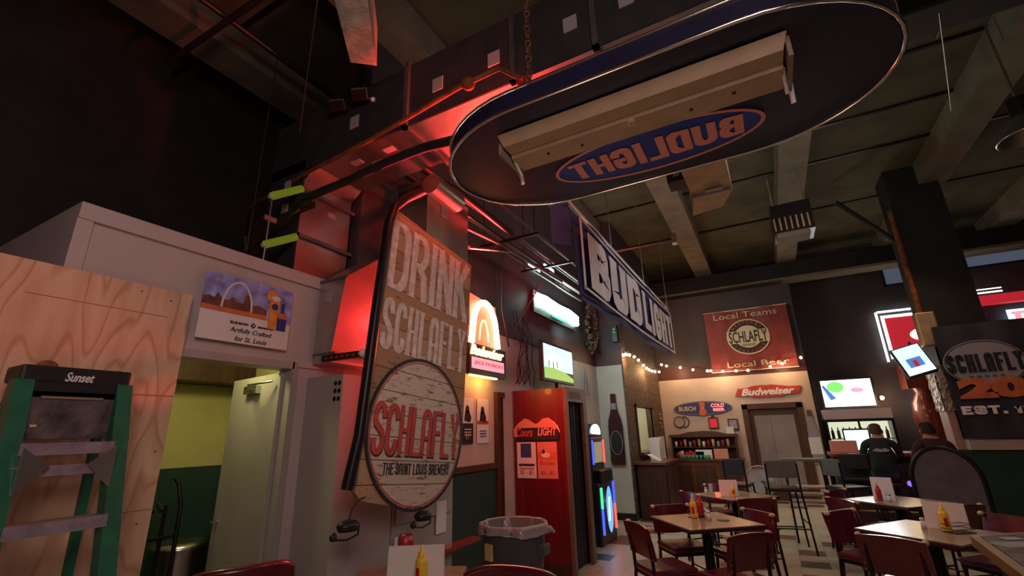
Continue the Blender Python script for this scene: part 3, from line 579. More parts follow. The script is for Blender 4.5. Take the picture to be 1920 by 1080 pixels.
# yellow tubes left of the drop, yellow light put into their colour as faint glow
gt = []
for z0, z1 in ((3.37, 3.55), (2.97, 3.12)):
    gt.append(one('yellow_tube', MB('lime_tube').tube([(0, 0, 0), (0, .24, z1-z0)], .03, 14).m('white_plastic').tube([(0, -.02, -.015), (0, 0, 0)], .015), 'yellow-green tube left of the duct drop, ' + ('the upper of two' if z0 > 3.2 else 'the lower of two'), 'tube', (-3.1+.02, 1.89, z0), 0, 'yellow tubes beside the duct'))
one('hanger_rod', MB('steel').tube([(0, 0, 0), (0, 0, .62)], .008).box(-.02, .02, -.05, .05, .36, .4), 'thin steel rod holding the two yellow tubes', 'rod', (-3.09, 1.9, 2.8))
one('sprinkler_pipe', MB('orange_rust').tube([(-4.7, 2.66, 3.72), (-4.05, 2.28, 3.7), (-3.0, 2.12, 3.68), (-2.24, 2.06, 3.68), (-1.4, 1.95, 3.68), (-1.09, 1.94, 3.68), (-1.03, 2.06, 3.68), (-1.0, 2.12, 3.66)], .016).tube([(-4.7, 2.66, 3.72), (-4.72, 2.72, 3.3)], .014).ball((-1.32, 1.95, 3.68), .045).m('ketchup').ball((-1.02, 2.09, 3.67), .035), 'rusty sprinkler pipe running along the near lower edge of the overhead duct', 'pipe')
one('sprinkler_branch', MB('brass').tube([(-3.9, 2.2, 3.15), (-3.15, 2.05, 3.25), (-2.95, 2.05, 3.3)], .012), 'thin yellow-lit pipe between the two yellow tubes', 'pipe')
one('black_hose', MB('cable').tube([(-3.05, 2.1, 3.42), (-2.9, 2.12, 3.44), (-2.5, 2.13, 3.46), (-2.2, 2.1, 3.46), (-1.9, 2.08, 3.45), (-1.72, 2.05, 3.42), (-1.45, 1.98, 3.33)], .032).m('black_plastic').box(-3.1, -2.9, 2.08, 2.14, 3.33, 3.38), 'thick black hose running from the duct drop to the oval board', 'hose')
for x, y, za, zb, lab in ((-2.98, 1.98, 3.95, 5.6, 'thin hanging rod above the duct elbow near the work light'), (-4.1, 2.35, 3.3, 5.62, 'thin hanging rod at the far left end of the sprinkler pipe')):
    one('hanger_rod', MB('steel').tube([(0, 0, 0), (0, 0, zb-za)], .006), lab, 'rod', (x, y, za))
# conduits running away along the wall
CX = [(-2.72, 3.86), (-2.62, 3.9), (-2.52, 3.84), (-2.43, 3.9), (-2.34, 3.86), (-2.2, 3.95)]
nm = ['nearest the wall', 'second from the wall', 'third from the wall', 'fourth from the wall', 'fifth from the wall', 'farthest from the wall']
for (x, z), s in zip(CX, nm):
    one('conduit_pipe', MB('conduit').tube([(x, 2.6, z), (x, 5, z), (x, 7.6+random.random()*.8, z)], .02), 'red-lit conduit running away under the ceiling, the one '+s, 'pipe', None, 0, 'conduits above the sign')
for y, z in ((4.5, 3.8), (5.6, 3.8)): one('conduit_hanger', MB('black_metal').box(-2.85, -2.05, y-.02, y+.02, z, z+.03).tube([(-2.8, y, z), (-2.8, y, 5.6)], .006).tube([(-2.1, y, z), (-2.1, y, 5.6)], .006), 'steel cross bar carrying the row of conduits, the '+('nearer' if y < 5 else 'farther'), 'bracket')
one('bent_conduit', MB('conduit').tube([(-2.45, 3.05, 3.45), (-2.44, 3.35, 3.56), (-2.42, 3.55, 3.6), (-2.4, 3.9, 3.62), (-2.4, 4.2, 3.65), (-2.4, 6, 3.7)], .022), 'bent conduit curving out just above the top of the wooden sign', 'pipe')
one('offset_conduit', MB('conduit').tube([(-2.42, 3.6, 3.4), (-2.42, 4.1, 3.55), (-2.42, 4.5, 3.66), (-2.42, 5.6, 3.74)], .018), 'thin conduit rising from the right top corner of the wooden sign', 'pipe')
one('black_pipe', MB('black_metal').tube([(-2.27, 2.10, 1.30), (-2.26, 2.16, 1.6), (-2.25, 2.22, 2.4), (-2.25, 2.29, 3.1), (-2.25, 2.34, 3.25), (-2.25, 2.45, 3.37), (-2.25, 2.84, 3.69), (-2.25, 2.96, 3.75), (-2.25, 3.1, 3.77), (-2.25, 3.4, 3.765), (-2.25, 4.2, 3.74)], .036), 'black bent pipe framing the left side and top of the wooden sign', 'pipe')
un = MB('black_metal').box(0, .46, 0, .03, 0, .045); 
for i in range(7): un.m('red_plastic').prism(ell(.05+i*.055, .022, .016, .009, 10), -.002, 0)
one('strut_bracket', un.m('white_paper').ball((.44, -.02, .02), .028), 'black slotted strut with a pale end holding the pipe left of the sign', 'bracket', (-2.85, 2.3, 2.13))
# peeling beam end, work light, chain
one('ceiling_beam', MB('peeling_paint').hexa([(-2.27, 1.83, 4.2), (-2.13, 1.95, 4.2), (-2.10, 1.90, 4.5), (-2.24, 1.78, 4.5), (-1.70, 1.06, 4.2), (-1.50, 1.16, 4.2), (-1.47, 1.11, 4.5), (-1.67, 1.01, 4.5)]), 'white timber beam with peeling paint, jutting in at the top of the picture', 'beam')
wkl = thing('work_light', 'black twin-head work light with a small white bulb, high up left of the duct', 'lamp', (-2.52, 2.05, 4.2))
part(wkl, 'bar', MB('black_metal').tube([(-.15, 0, 0), (.12, .05, 0)], .012).tube([(-.02, .02, 0), (-.02, .02, 1.4)], .008))
for x in (-.15, .1): part(wkl, 'head', MB('black_metal').at((x, .02, -.03), (.5, 0, .4)).box(-.07, .07, -.03, .03, -.06, .04, .01).m('steel').box(-.055, .055, -.036, -.03, .02, .032), 'black floodlight head')
part(wkl, 'bulb', MB('salt_white').ball((.16, .1, -.06), .022))

# ================================================================== WOODEN SIGN   (x=-2.33 plane, leaning 5 deg in its own plane)
TH = math.radians(-4.9)
sg = thing('wooden_sign', 'large board sign on weathered planks with tall white letters over a cream oval', 'sign', (-2.33, 2.86, 2.17), LW)
sg.rotation_euler = (0, -TH, LW)
W2, Hh = .56, 1.07
bd = [(-W2, Hh+.02), (W2, Hh-.03), (W2, -.55)]
bd += [(W2*math.cos(a)*1.0, -.55+.48*math.sin(a)) for a in [-PI*.08*i for i in range(1, 7)]] + [(.1, -1.09), (-.5, -1.0), (-W2, -.95)]
part(sg, 'boards', MB('sign_boards').prism(bd, 0, .03))
ov = MB('sign_cream'); ov.prism(ell(0, -.55, .535, .53), -.008, 0); part(sg, 'oval_panel', ov, 'cream oval')
rg = MB('black_ink'); ring(0, -.55, .545, .54, -.012, 0, .022, rg, 60); rg.m('red_ink'); ring(0, -.55, .515, .51, -.011, -.008, .008, rg, 60); part(sg, 'oval_border', rg, 'dark ring')
t = blocks(sg, 'DRINK', 'wood_text_white', 0, .72, 0, 1.04, .56, .062, .035, serif=.016, gap=.1, ext=.006); t['label'] = 'tall white upper letters'
t = blocks(sg, 'SCHLAFLY', 'wood_text_white', 0, .17, 0, 1.04, .38, .042, .026, serif=.009, gap=.2, ext=.006); t['label'] = 'tall white second-row letters'
t = blocks(sg, 'SCHLAFLY', 'black_ink', .006, -.56, -.008, .985, .35, .038, .034, gap=.2, ext=.002)
t = blocks(sg, 'SCHLAFLY', 'red_ink', 0, -.553, -.010, .975, .34, .033, .028, gap=.4, ext=.003); t['label'] = 'red letters on the oval'
t = blocks(sg, 'THE SAINT LOUIS BREWERY', 'black_ink', .02, -.81, -.008, .74, .075, .0085, .010, gap=.75, ext=.002); t['label'] = 'small black letters'
part(sg, 'frame_edge', MB('steel').box(-W2-.015, -W2, -.01, .035, -.9, Hh+.02), 'pale metal edge strip')
for y, z, s in ((2.16, 1.10, 'left'), (2.85, 1.05, 'right')):
    f = thing('floodlight', 'small black floodlight under the %s end of the wooden sign' % s, 'floodlight', (-2.30, y, z), LW)
    part(f, 'head', MB('black_plastic').lathe([(.001, -.03), (.06, -.028), (.075, 0), (.06, .02), (.03, .03), (.001, .03)], 16, 1, .8)); part(f, 'yoke', MB('black_metal').tube([(-.1, 0, -.02), (-.09, 0, -.06), (.0, 0, -.075), (.08, 0, -.06), (.085, 0, -.01)], .006))
    part(f, 'knob', MB('black_plastic').ball((-.105, 0, -.045), .022)); 
    if s == 'left': part(f, 'cord', MB('cable').tube([(.0, .0, .02), (.02, .0, .08), (.06, 0, .13), (.12, 0, .14)], .005))

# ================================================================== LEFT WALL SIGNS
nb = thing('neon_beer_sign', 'glowing red and yellow neon sign with a tall arch over a black name panel', 'neon sign', (XL+.05, 4.8, 2.25), LW)
part(nb, 'backboard', MB('lit_panel').prism([(-.36, .34), (-.36, .98), (.24, .92), (.24, .34)], -.012, 0), 'red-lit back panel')
part(nb, 'name_panel', MB('black_plastic').box(-.42, .42, -.05, 0, 0, .36))
part(nb, 'arch_tube', MB('neon_core').tube([(-.40, -.06, .36)]+[(-.1-.27*math.cos(a), -.06, .50+.40*math.sin(a)) for a in [PI*i/14 for i in range(1, 14)]]+[(.2, -.06, .36)], .036, 12), 'arched neon tube')
part(nb, 'inner_tube', MB('neon_yellow').tube([(-.1-.10*math.cos(a), -.045, .42+.26*math.sin(a)) for a in [PI*i/10 for i in range(0, 11)]], .008, 8), 'smaller yellow tube')
text(nb, 'Budweiser', 'neon_yellow', -.03, .285, -.055, .76, .12, ext=.008, shear=.35, bold=.015)
part(nb, 'lit_plate', MB('lit_pink').box(-.38, .36, -.055, -.05, .07, .2), 'pink-lit plate'); text(nb, "JACK PATRICK'S", 'lit_red', 0, .135, -.058, .66, .055)
part(nb, 'downlight', MB('neon_yellow').box(-.40, .2, -.05, -.02, -.022, -.004), 'glowing lower edge')
part(nb, 'power_cord', MB('cable').tube([(.2, 0, .8), (.28, 0, 1.05), (.24, 0, 1.5)], .005))
lamp('AREA', (-2.86, 4.75, 2.65), 11, RED, .5, (-1.6, 5.2, 2.2))
lamp('POINT', (-2.88, 4.72, 2.17), 3.2, (1, .42, .08), .05); lamp('POINT', (-2.55, 4.3, 2.7), 17, RED, .1); lamp('POINT', (-2.5, 2.95, 2.5), 3.0, RED, .08)  # the last one is an added light behind the wooden sign, no lamp there
lamp('SPOT', (-2.46, 4.6, 3.14), 1500, RED, .12, (-1.9, 2.3, 3.75), spot_size=.95, spot_blend=.8)
lamp('SPOT', (-2.47, 4.35, 2.5), 520, RED, .1, (-2.68, 2.6, 2.3), spot_size=1.15, spot_blend=.8)
lamp('SPOT', (-2.0, 4.7, 3.0), 130, RED, .1, (-2.4, 6.0, 3.8), spot_size=1.3, spot_blend=.8)
bl_ = thing('added_uplight', 'unseen red lamp added on top of the capsule board to light the duct', 'lamp', (-1.12, 2.12, 3.11)); part(bl_, 'base', MB('black_metal').lathe([(.001, 0), (.05, 0), (.05, .03), (.03, .05), (.001, .05)], 16)); part(bl_, 'bulb', MB('neon_core').ball((0, 0, .08), .03, 10))  # added lamp, hidden by the board, to redden the duct underside
lamp('SPOT', (-1.12, 2.12, 3.27), 130, (1, .06, .03), .05, (-1.45, 2.5, 3.75), spot_size=2.0, spot_blend=.6)  # its added spot makes the red hot spot on the duct
lamp('SPOT', (-2.2, 4.4, 2.2), 60, RED, .15, (-1.9, 6.8, 1.0), spot_size=1.3, spot_blend=.9)
for y, ww, cc in ((4.47, .22, 0), (4.79, .25, 1)):
    p = thing('concert_poster', 'poster with a dark figure and black price block, left of the pair under the neon' if not cc else 'poster with a person over a red table, right of the pair under the neon', 'poster', (XL+.012, y, 1.74), LW, 'posters under the neon sign')
    part(p, 'sheet', MB('white_paper').box(-ww/2, ww/2, -.004, 0, -.25, .25))
    a = MB('black_ink').prism(ell(-.01, .12, .035, .045), -.007, -.004).prism([(-.07, .0), (-.05, .1), (.02, .11), (.07, .03), (.05, -.02)], -.007, -.004)
    if cc: a.m('red_ink').box(-.12, .12, -.006, -.004, -.04, .0)
    else: a.box(-.11, .11, -.006, -.004, -.25, -.03)
    part(p, 'artwork', a)
    if not cc: text(p, '17', 'gold_ink', .0, -.16, -.007, .07, .08)
    for q in range(3): part(p, 'printed_line', MB('ink_blue' if cc else 'white_paper').box(-.07, .07, -.008, -.005, -.1-q*.03-(.02 if cc else 0), -.09-q*.03-(.02 if cc else 0)))
# teal neon, vent, wreath
nt_ = thing('neon_teal_sign', 'blinding teal-white neon sign on the dark wall above the television', 'neon sign', (XL+.04, 7.1, 3.55), LW)
part(nt_, 'backing', MB('dark_wood').box(-.9, .9, -.03, 0, -.17, .17)); part(nt_, 'neon_frame', MB('steel').box(-.91, .91, -.035, -.03, .165, .18).box(-.91, .91, -.035, -.03, -.18, -.165))
for q, z in enumerate((.09, .03, -.03)): part(nt_, 'neon_tube', MB('neon_teal').tube([(-.85+q*.06, -.06, z), (-.5, -.06, z+.03), (0, -.06, z), (.5, -.06, z+.02), (.88, -.06, z-.02)], .042, 10), 'blazing tube')
part(nt_, 'lower_text', MB('neon_green').box(-.2, .3, -.05, -.03, -.12, -.09), 'green lit strip')
lamp('AREA', (-2.85, 7.1, 3.55), 20, TEAL, .5, (0, 7.1, 3.2)); lamp('SPOT', (-2.7, 7.0, 3.4), 60, TEAL, .2, (-3.0, 9.0, 2), spot_size=2.2, spot_blend=1)
v = thing('air_vent', 'small pale slatted air vent between the conduits and the big blue banner', 'vent', (XL+.02, 7.6, 4.16), LW)
vm = MB('stool_grey').box(-.36, .36, -.03, 0, -.12, .12); part(v, 'frame', vm); vs_ = MB('salt_white')
for q in range(4): ring(0, 0, .33-q*.08, .1-q*.025, -.034, -.03, .02, vs_, 4, PI/4, PI/4+2*PI)
part(v, 'louvre', vs_)
for y, z in ((6.4, 4.15), (7.0, 4.3)): one('skylight_panel', MB('lit_white').box(0, .02, -.2, .2, -.06, .06), 'bright pale glass seen between the conduits, the %s piece' % ('left' if y < 6.8 else 'right'), 'light panel', (XL, y, z), 0, 'bright panels behind the conduits')
wr = MB('leaf')
for i in range(150):
    a = random.random()*2*PI; r_ = .36+random.gauss(0, .05); q = random.random()
    wr.m('leaf' if q < .75 else 'berry').at((.33/.45*r_*math.cos(a)*.9, -.05+random.gauss(0, .03), r_*1.25*math.sin(a)), (random.random()*3, random.random()*3, 0)).box(-.035, .035, -.005, .005, -.022, .022) if q < .75 else wr.m('berry').at().ball((.33/.45*r_*math.cos(a)*.9, -.08, r_*1.25*math.sin(a)), .022, 6)
one('wreath', wr.at(), 'oval dried wreath hanging on the dark wall right of the teal neon', 'wreath', (XL+.06, 8.78, 3.62), LW)

# trash can
tc_ = thing('trash_can', 'large grey round bin with a white liner, in front of the red booth', 'bin', (-2.1, 3.82, 0))
part(tc_, 'body', MB('bin_grey').lathe([(.001, 0), (.21, 0), (.265, .8), (.28, .82), (.28, .86), (.255, .86), (.2, .05), (.001, .05)], 32))
def lin(u, v):
    a = u*2*PI; k_ = math.sin(a*13)*.006+math.sin(a*7+1)*.008
    pr = [(.2, .5), (.24, .7), (.258, .84), (.27, .872), (.29, .868), (.296, .85), (.294+k_, .82), (.298+k_, .80+.012*math.sin(a*3))]; r_, z_ = pr[min(int(v*7+.5), 7)]
    return ((r_+k_)*math.cos(a), (r_+k_)*math.sin(a), z_)
part(tc_, 'liner', MB('liner_plastic').grid(lin, 72, 7), 'crinkled white bin liner'); part(tc_, 'liner_tail', MB('liner_plastic').tube([(.28, .02, .84), (.32, .04, .83), (.355, .06, .80)], [.015, .025, .01], 8))
part(tc_, 'handle', MB('bin_grey').box(.24, .31, -.06, .06, .64, .72, .01)); part(tc_, 'sticker', MB('gold_ink').at((0, 0, 0), (0, 0, -.35)).box(-.04, .04, -.285, -.262, .62, .74), 'worn yellow sticker')
# ================================================================== booth
bo = thing('photo_booth', 'tall red-veneer wooden booth with a dark open doorway on its room side', 'booth', (-2.64, 5.56, 0))
part(bo, 'side_panel', MB('red_veneer').box(-.38, .36, 0, .02, .12, 2.13).m('dark_wood').box(-.38, .36, -.002, .022, 0, .12), 'dark red veneer side')
part(bo, 'door_frame', MB('booth_frame').box(.34, .385, -.005, .06, 0, 2.14).box(.34, .385, .60, .72, 0, 2.14).box(.34, .385, .06, .6, 1.96, 2.14))
part(bo, 'roof', MB('dark_wood').box(-.38, .36, .02, .72, 2.1, 2.13)); part(bo, 'rear_panel', MB('black_plastic').box(-.38, .33, .68, .72, 0, 2.1).box(-.38, -.3, .02, .7, 0, 2.1))
part(bo, 'curtain', MB('black_plastic').grid(lambda u, v: (.3+.012*math.sin(u*40), .05+u*.56, .02+v*1.94), 40, 2), 'dark curtain')
part(bo, 'name_plate', MB('joist_paint').box(.385, .392, .12, .5, 2.0, 2.09), 'small framed plate')
cs = thing('brewery_sign', 'red and white beer sign topped with two snowy peaks, fixed to the red booth side', 'sign', (-2.68, 5.555, 1.6))
part(cs, 'panel', MB('black_ink').box(-.28, .3, -.02, 0, -.1, .07)); mt_ = MB('salmon_ink').prism([(-.32, -.06), (-.33, .03), (-.27, .1), (-.16, .17), (-.1, .15), (-.02, .1), (.02, .1), (.1, .16), (.18, .17), (.26, .11), (.32, .02), (.33, -.02), (.28, .05), (-.28, .05), (-.28, -.06)], -.025, -.02); part(cs, 'mountains', mt_, 'pale snowy peaks')
text(cs, 'Coors', 'red_ink', -.17, -.005, -.022, .24, .11, shear=.3, bold=.04); text(cs, 'LIGHT', 'salmon_ink', .15, .0, -.022, .27, .1, shear=.2, bold=.04); part(cs, 'edge_tube', MB('lit_panel').tube([(.24, -.03, .12), (.3, -.03, .06), (.325, -.03, -.01)], .006), 'glowing edge')
for x, lab, k_ in ((-2.84, 'price poster with a blue picture, left of the pair on the red booth side', 0), (-2.55, 'price poster with an orange picture, right of the pair on the red booth side', 1)):
    p = thing('price_poster', lab, 'poster', (x, 5.553, 1.26), 0, 'posters on the booth'); part(p, 'sheet', MB('white_paper' if not k_ else 'salmon_ink').box(-.135, .135, -.004, 0, -.215, .215))
    a = MB('ink_blue' if not k_ else 'orange_ink').box(-.08 if not k_ else -.13, .07 if not k_ else .13, -.006, -.004, .03 if not k_ else 0, .2 if not k_ else .1)
    if k_: a.m('white_paper').prism(ell(-.02, .06, .06, .03), -.008, -.004).m('black_ink').prism(ell(-.05, .1, .02, .025), -.008, -.004)
    else: a.m('black_ink').box(-.11, .11, -.007, -.004, -.07, -.045)
    part(p, 'artwork', a); text(p, 'Bucket' if k_ else 'Specials', 'red_ink', 0, -.03 if k_ else -.1, -.006, .2, .05); text(p, '$3 - $5', 'red_ink', 0, -.15, -.006, .18, .05)
# television on the booth
tv = thing('television', 'flat television showing blue sky over a green field, perched above the red booth', 'television', (-2.78, 6.62, 2.2), LW)
part(tv, 'bezel', MB('black_plastic').box(-.60, .60, -.01, .05, .1, .68, .008)); part(tv, 'screen', MB('tv_sky').box(-.56, .56, -.013, -.01, .28, .64).m('tv_white').prism(ell(-.2, .4, .33, .12), -.014, -.012).m('tv_green').prism([(-.56, .14), (-.56, .3), (-.2, .31), (.2, .28), (.56, .2), (.56, .14)], -.0155, -.012), 'lit picture')
part(tv, 'picture_figures', MB('shirt_wine').box(-.40, -.37, -.017, -.015, .31, .41).box(-.25, -.22, -.017, -.015, .3, .4).box(-.1, -.07, -.017, -.015, .31, .42)); part(tv, 'stand', MB('black_plastic').box(-.35, .35, -.08, .12, -.06, -.03).box(-.06, .06, -.0, .05, -.03, .12))
part(tv, 'shelf_bracket', MB('dark_wood').box(-.62, .62, -.12, .2, -.09, -.06))
lamp('AREA', (-2.6, 6.6, 2.6), 2.5, (.7, .95, 1), .5, (0, 6.6, 2.0))
wm = []
for i in range(9):
    y = 5.4+random.random()*.7; pts = [(XL+.04, y, 3.0+random.random()*.3)]
    for q in range(5): pts.append((XL+.05+random.random()*.12, y+random.gauss(0, .08), 2.9-q*.17))
    one('hanging_wire', MB('cable').tube(pts, .006, 5), 'loose dark wire in the tangle left of the television', 'wire', None, 0, 'wires beside the television')
for i, (a, b_) in enumerate((((-2.4, 5.3, 3.5), (-2.9, 5.4, 2.9)), ((-2.6, 4.6, 3.7), (-2.95, 5.35, 2.7)))):
    one('drooping_cable', MB('cable').tube([a, ((a[0]+b_[0])/2, (a[1]+b_[1])/2-.1, (a[2]+b_[2])/2-.1), b_], .01), 'thin cable drooping from the conduits beside the neon arch, the %s one' % ('farther', 'nearer')[i], 'cable')

# ================================================================== jukebox
jb = thing('jukebox', 'glowing black jukebox with coloured light tubes against the left wall', 'jukebox', (-2.72, 7.4, 0), LW)
part(jb, 'cabinet', MB('black_plastic').box(-.36, .36, -.3, .18, 0, .85, .03).box(-.3, .3, -.2, .18, .8, 1.5, .03).prism(ell(0, 1.5, .3, .2, 24, 0, PI)+[(-.3, 1.4), (.3, 1.4)][:0], -.18, .16))
part(jb, 'crown_light', MB('jb_white').prism(ell(0, 1.56, .2, .13, 24, -.2, PI+.2), -.2, -.16), 'white glowing crown')
part(jb, 'touch_screen', MB('jb_amber').box(-.17, .17, -.215, -.2, 1.12, 1.42), 'lit menu screen'); part(jb, 'control_shelf', MB('black_metal').box(-.3, .3, -.32, -.2, .82, 1.02, .02))
part(jb, 'lower_screen', MB('jb_screen').prism(ell(.0, .46, .15, .32), -.315, -.3), 'blue lit lower screen'); rr_ = MB('chrome_trim'); ring(0, .46, .16, .33, -.325, -.3, .012, rr_, 40); part(jb, 'screen_ring', rr_)
part(jb, 'screen_picture', MB('jb_white').prism([(-.05, .3), (.0, .3), (.05, .62), (.01, .62)], -.318, -.315))
for x, z0, z1, mm_ in ((-.3, .5, .78, 'jb_green'), (-.3, .15, .5, 'jb_blue'), (.3, .5, .82, 'jb_blue'), (.3, .15, .5, 'jb_red')): part(jb, 'light_tube', MB(mm_).tube([(x, -.305, z0), (x, -.305, z1)], .024), 'glowing '+{'jb_green': 'green', 'jb_blue': 'blue', 'jb_red': 'red'}[mm_]+' tube')
for x, mm_ in ((-.26, 'jb_blue'), (.26, 'jb_red')): part(jb, 'light_tube', MB(mm_).tube([(x, -.21, 1.1), (x, -.21, 1.45)], .016))
bt = [(0, 1.32), (.05, 1.32), (.052, 1.22), (.055, 1.1), (.075, .98), (.125, .82), (.14, .7), (.14, .05), (.12, 0), (0, 0)]
def bottle_outline(s=1): return [(x*s, z*s) for x, z in bt]+[(-x*s, z*s) for x, z in bt[::-1]]
bs_ = thing('bottle_sign', 'tall dark beer-bottle-shaped sign on the pale wall right of the jukebox', 'sign', (-2.72, YC-.03, .96))
part(bs_, 'bottle', MB('bottle_dark').prism(bottle_outline(), -.03, .0)); part(bs_, 'neck_label', MB('banner_grey').prism([(-.05, 1.02), (.05, 1.02), (.045, 1.14), (-.045, 1.14)], -.035, -.03)); rr_ = MB('black_ink').prism(ell(0, .4, .12, .22), -.034, -.03).m('banner_grey'); ring(0, .4, .12, .22, -.037, -.03, .01, rr_); part(bs_, 'body_label', rr_)
one('pennant', MB('banner_grey').prism([(-.12, 0), (.12, .05), (0, .55)], -.01, 0), 'small grey triangular pennant on the wall right of the television', 'pennant', (XL+.012, 8.5, 2.2), LW)
one('wall_speaker', MB('black_plastic').box(-.06, .06, -.08, 0, 0, .35, .01).m('green_led').ball((0, -.085, .2), .008).ball((0, -.085, .26), .008), 'narrow black box with green lights at the top corner of the slatted wall', 'speaker', (-2.56, YC-.02, 3.3))

# ================================================================== CABINET, HUTCH, BACK WALL SIGNS
one('side_cabinet', MB('dark_wood').box(-.26, .26, -.62, .62, .0, .95, .01).m('counter_wood').box(-.3, .3, -.68, .68, .95, 1.0, .008).m('dark_wood').box(.26, .275, -.55, -.02, .1, .88).box(.26, .275, .02, .55, .1, .88), 'dark wooden cabinet under the kitchen hatch, against the slatted wall', 'cabinet', (-2.17, 9.95, 0))
k = thing('menu_rack', 'white wire rack full of menus and papers at the kitchen hatch', 'rack', (-2.22, 10.35, 1.0), LW)
part(k, 'tray', MB('white_plastic').box(-.28, .28, -.1, .1, 0, .02)); 
for q in range(9): part(k, 'divider', MB('salt_white').box(-.28+q*.07, -.275+q*.07, -.1, .1, .02, .42))
pp_ = MB('white_paper')
for q in range(9): pp_.m(['white_paper', 'grey_paint', 'banner_grey', 'salmon_ink'][q % 4]).box(-.05+q*.034, -.03+q*.034, -.09+.01*(q % 3), .08, .03, .34+.02*(q % 3))
part(k, 'papers', pp_.m('mustard').box(-.24, -.1, -.09, -.02, .03, .22).m('lime_paint').box(-.2, -.08, -.05, .06, .2, .32)); part(k, 'header', MB('white_paper').box(-.1, .28, -.1, -.09, .36, .44))
one('open_menu', MB('white_paper').at((0, 0, 0), (.0, .5, 0)).box(-.12, .12, -.16, .16, 0, .006), 'pale open menu leaning on top of the dark side cabinet', 'menu', (-2.12, 9.55, 1.07))
lamp('POINT', (-3.2, 10.6, 2.2), 40, (.85, 1, .6), .15)
kl = thing('kitchen_lamp', 'fluorescent strip glowing inside the kitchen hatch', 'lamp', (-3.3, 10.8, 2.45)); part(kl, 'tube', MB('fluor').tube([(-.5, -.4, 0), (-.5, .4, 0)], .02)); part(kl, 'tube', MB('fluor').tube([(.3, -.5, -.5), (.3, .3, -.5)], .02)); part(kl, 'housing', MB('white_plastic').box(-.55, .35, -.5, .5, .03, .06))
one('kitchen_hood', MB('steel_panel').box(-.5, .4, -.6, .6, 0, .3), 'grey steel hood inside the kitchen behind the hatch', 'hood', (-3.9, 10.7, 1.6))
one('wall_bell_cluster', MB('brass').ball((0, 0, .3), .03).ball((.01, .05, .2), .03).ball((0, -.02, .1), .03).ball((.01, .04, 0), .028), 'small cluster of brass knobs on the slatted wall beside the hatch', 'ornament', (XP+.03, 12.0, 1.62))
hu = thing('hutch', 'dark wooden hutch with a curved crest, its shelves packed with glasses and papers', 'hutch', (-1.55, 12.2, 0))
part(hu, 'base_cabinet', MB('counter_wood').box(-.78, .78, -.24, .3, 0, .86).m('brown_trim').box(-.82, .82, -.28, .32, .86, .9)); part(hu, 'side_board', MB('dark_wood').box(-.72, -.69, 0, .3, .9, 1.42).box(.69, .72, 0, .3, .9, 1.42)); part(hu, 'back_board', MB('dark_wood').box(-.7, .7, .28, .3, .9, 1.42)); part(hu, 'shelf', MB('dark_wood').box(-.7, .7, .02, .28, 1.14, 1.16))
part(hu, 'crest', MB('brown_trim').prism([(-.78, 1.38), (-.74, 1.44), (-.5, 1.45), (-.3, 1.5), (0, 1.52), (.3, 1.5), (.5, 1.45), (.74, 1.44), (.78, 1.38)], -.04, .3)); 
for x in (-.52, 0, .52): part(hu, 'door', MB('dark_wood').box(x-.22, x+.22, -.255, -.24, .12, .78)); 
cols = ['salt_white', 'gold_ink', 'red_plastic', 'clear_glass', 'maple', 'ketchup']
nn = 0
for z, n_ in ((1.165, 12), (.905, 8)):
    for q in range(n_):
        x = -1.55-.62+q*(.105 if n_ == 12 else .06)
        m_ = cols[(q*5+n_) % 6]; h_ = .12+.05*((q*7) % 3)/2
        one('drinking_glass' if q % 2 else 'spice_jar', MB(m_).lathe([(.001, 0), (.03, 0), (.034, h_*.8), (.028, h_), (.024, h_), (.026, .01), (.001, .01)], 12), '%s on the %s shelf of the hutch, number %s from its left end' % ('small glass' if q % 2 else 'small jar', 'upper' if n_ == 12 else 'lower', ['one', 'two', 'three', 'four', 'five', 'six', 'seven', 'eight', 'nine', 'ten', 'eleven', 'twelve'][q]), 'glass' if q % 2 else 'jar', (x, 12.25+.05*(q % 2), z), 0, 'glasses and jars in the hutch')
for q in range(7): one('green_tumbler', MB('teal_glassware').lathe([(.001, 0), (.03, 0), (.036, .09), (.03, .09), (.001, .01)], 12), 'green tumbler in the front row on the hutch, the %s from the left' % ['first', 'second', 'third', 'fourth', 'fifth', 'sixth', 'seventh'][q], 'tumbler', (-1.95+q*.085, 12.0, .9), 0, 'green tumblers on the hutch')
for x, w_, h_, m_, lab in ((-1.18, .3, .22, 'salmon_ink', 'pink paper card on the hutch right of the papers'), (-1.55, .35, .2, 'white_paper', 'white printed card standing in the middle of the hutch'), (-1.75, .4, .16, 'red_plastic', 'red box on the left half of the hutch')):
    one('card_box', MB(m_).box(-w_/2, w_/2, -.03, .03, 0, h_), lab, 'box', (x, 12.12, .9))
one('napkin_stack', MB('white_paper').box(-.08, .08, -.06, .06, 0, .16), 'white stack of paper standing on the hutch crest', 'papers', (-.93, 12.3, 1.44))
BW = YB-.02
bu = thing('oval_beer_sign', 'blue oval beer sign with an orange crest and red glowing words, above the hutch', 'sign', (-1.5, BW, 2.05))
part(bu, 'panel', MB('ink_blue').prism(ell(0, 0, .66, .155, 48), -.03, 0).m('brown_trim').prism(ell(0, 0, .68, .17, 48), -.015, .0)); rr_ = MB('banner_grey'); ring(0, 0, .66, .155, -.036, -.03, .012, rr_); part(bu, 'rim', rr_)
text(bu, 'BUSCH', 'gold_ink', -.35, .0, -.034, .40, .11, bold=.03); text(bu, 'COLD', 'busch_red', .36, .055, -.036, .3, .085, bold=.03); text(bu, 'BEER', 'busch_red', .38, -.045, -.036, .26, .07, bold=.03); part(bu, 'crest', MB('orange_ink').prism([(-.05, -.18), (.06, -.17), (.1, -.08), (.05, 0), (.08, .1), (0, .19), (-.06, .12), (-.04, 0), (-.08, -.1)], -.04, -.03), 'orange crest')
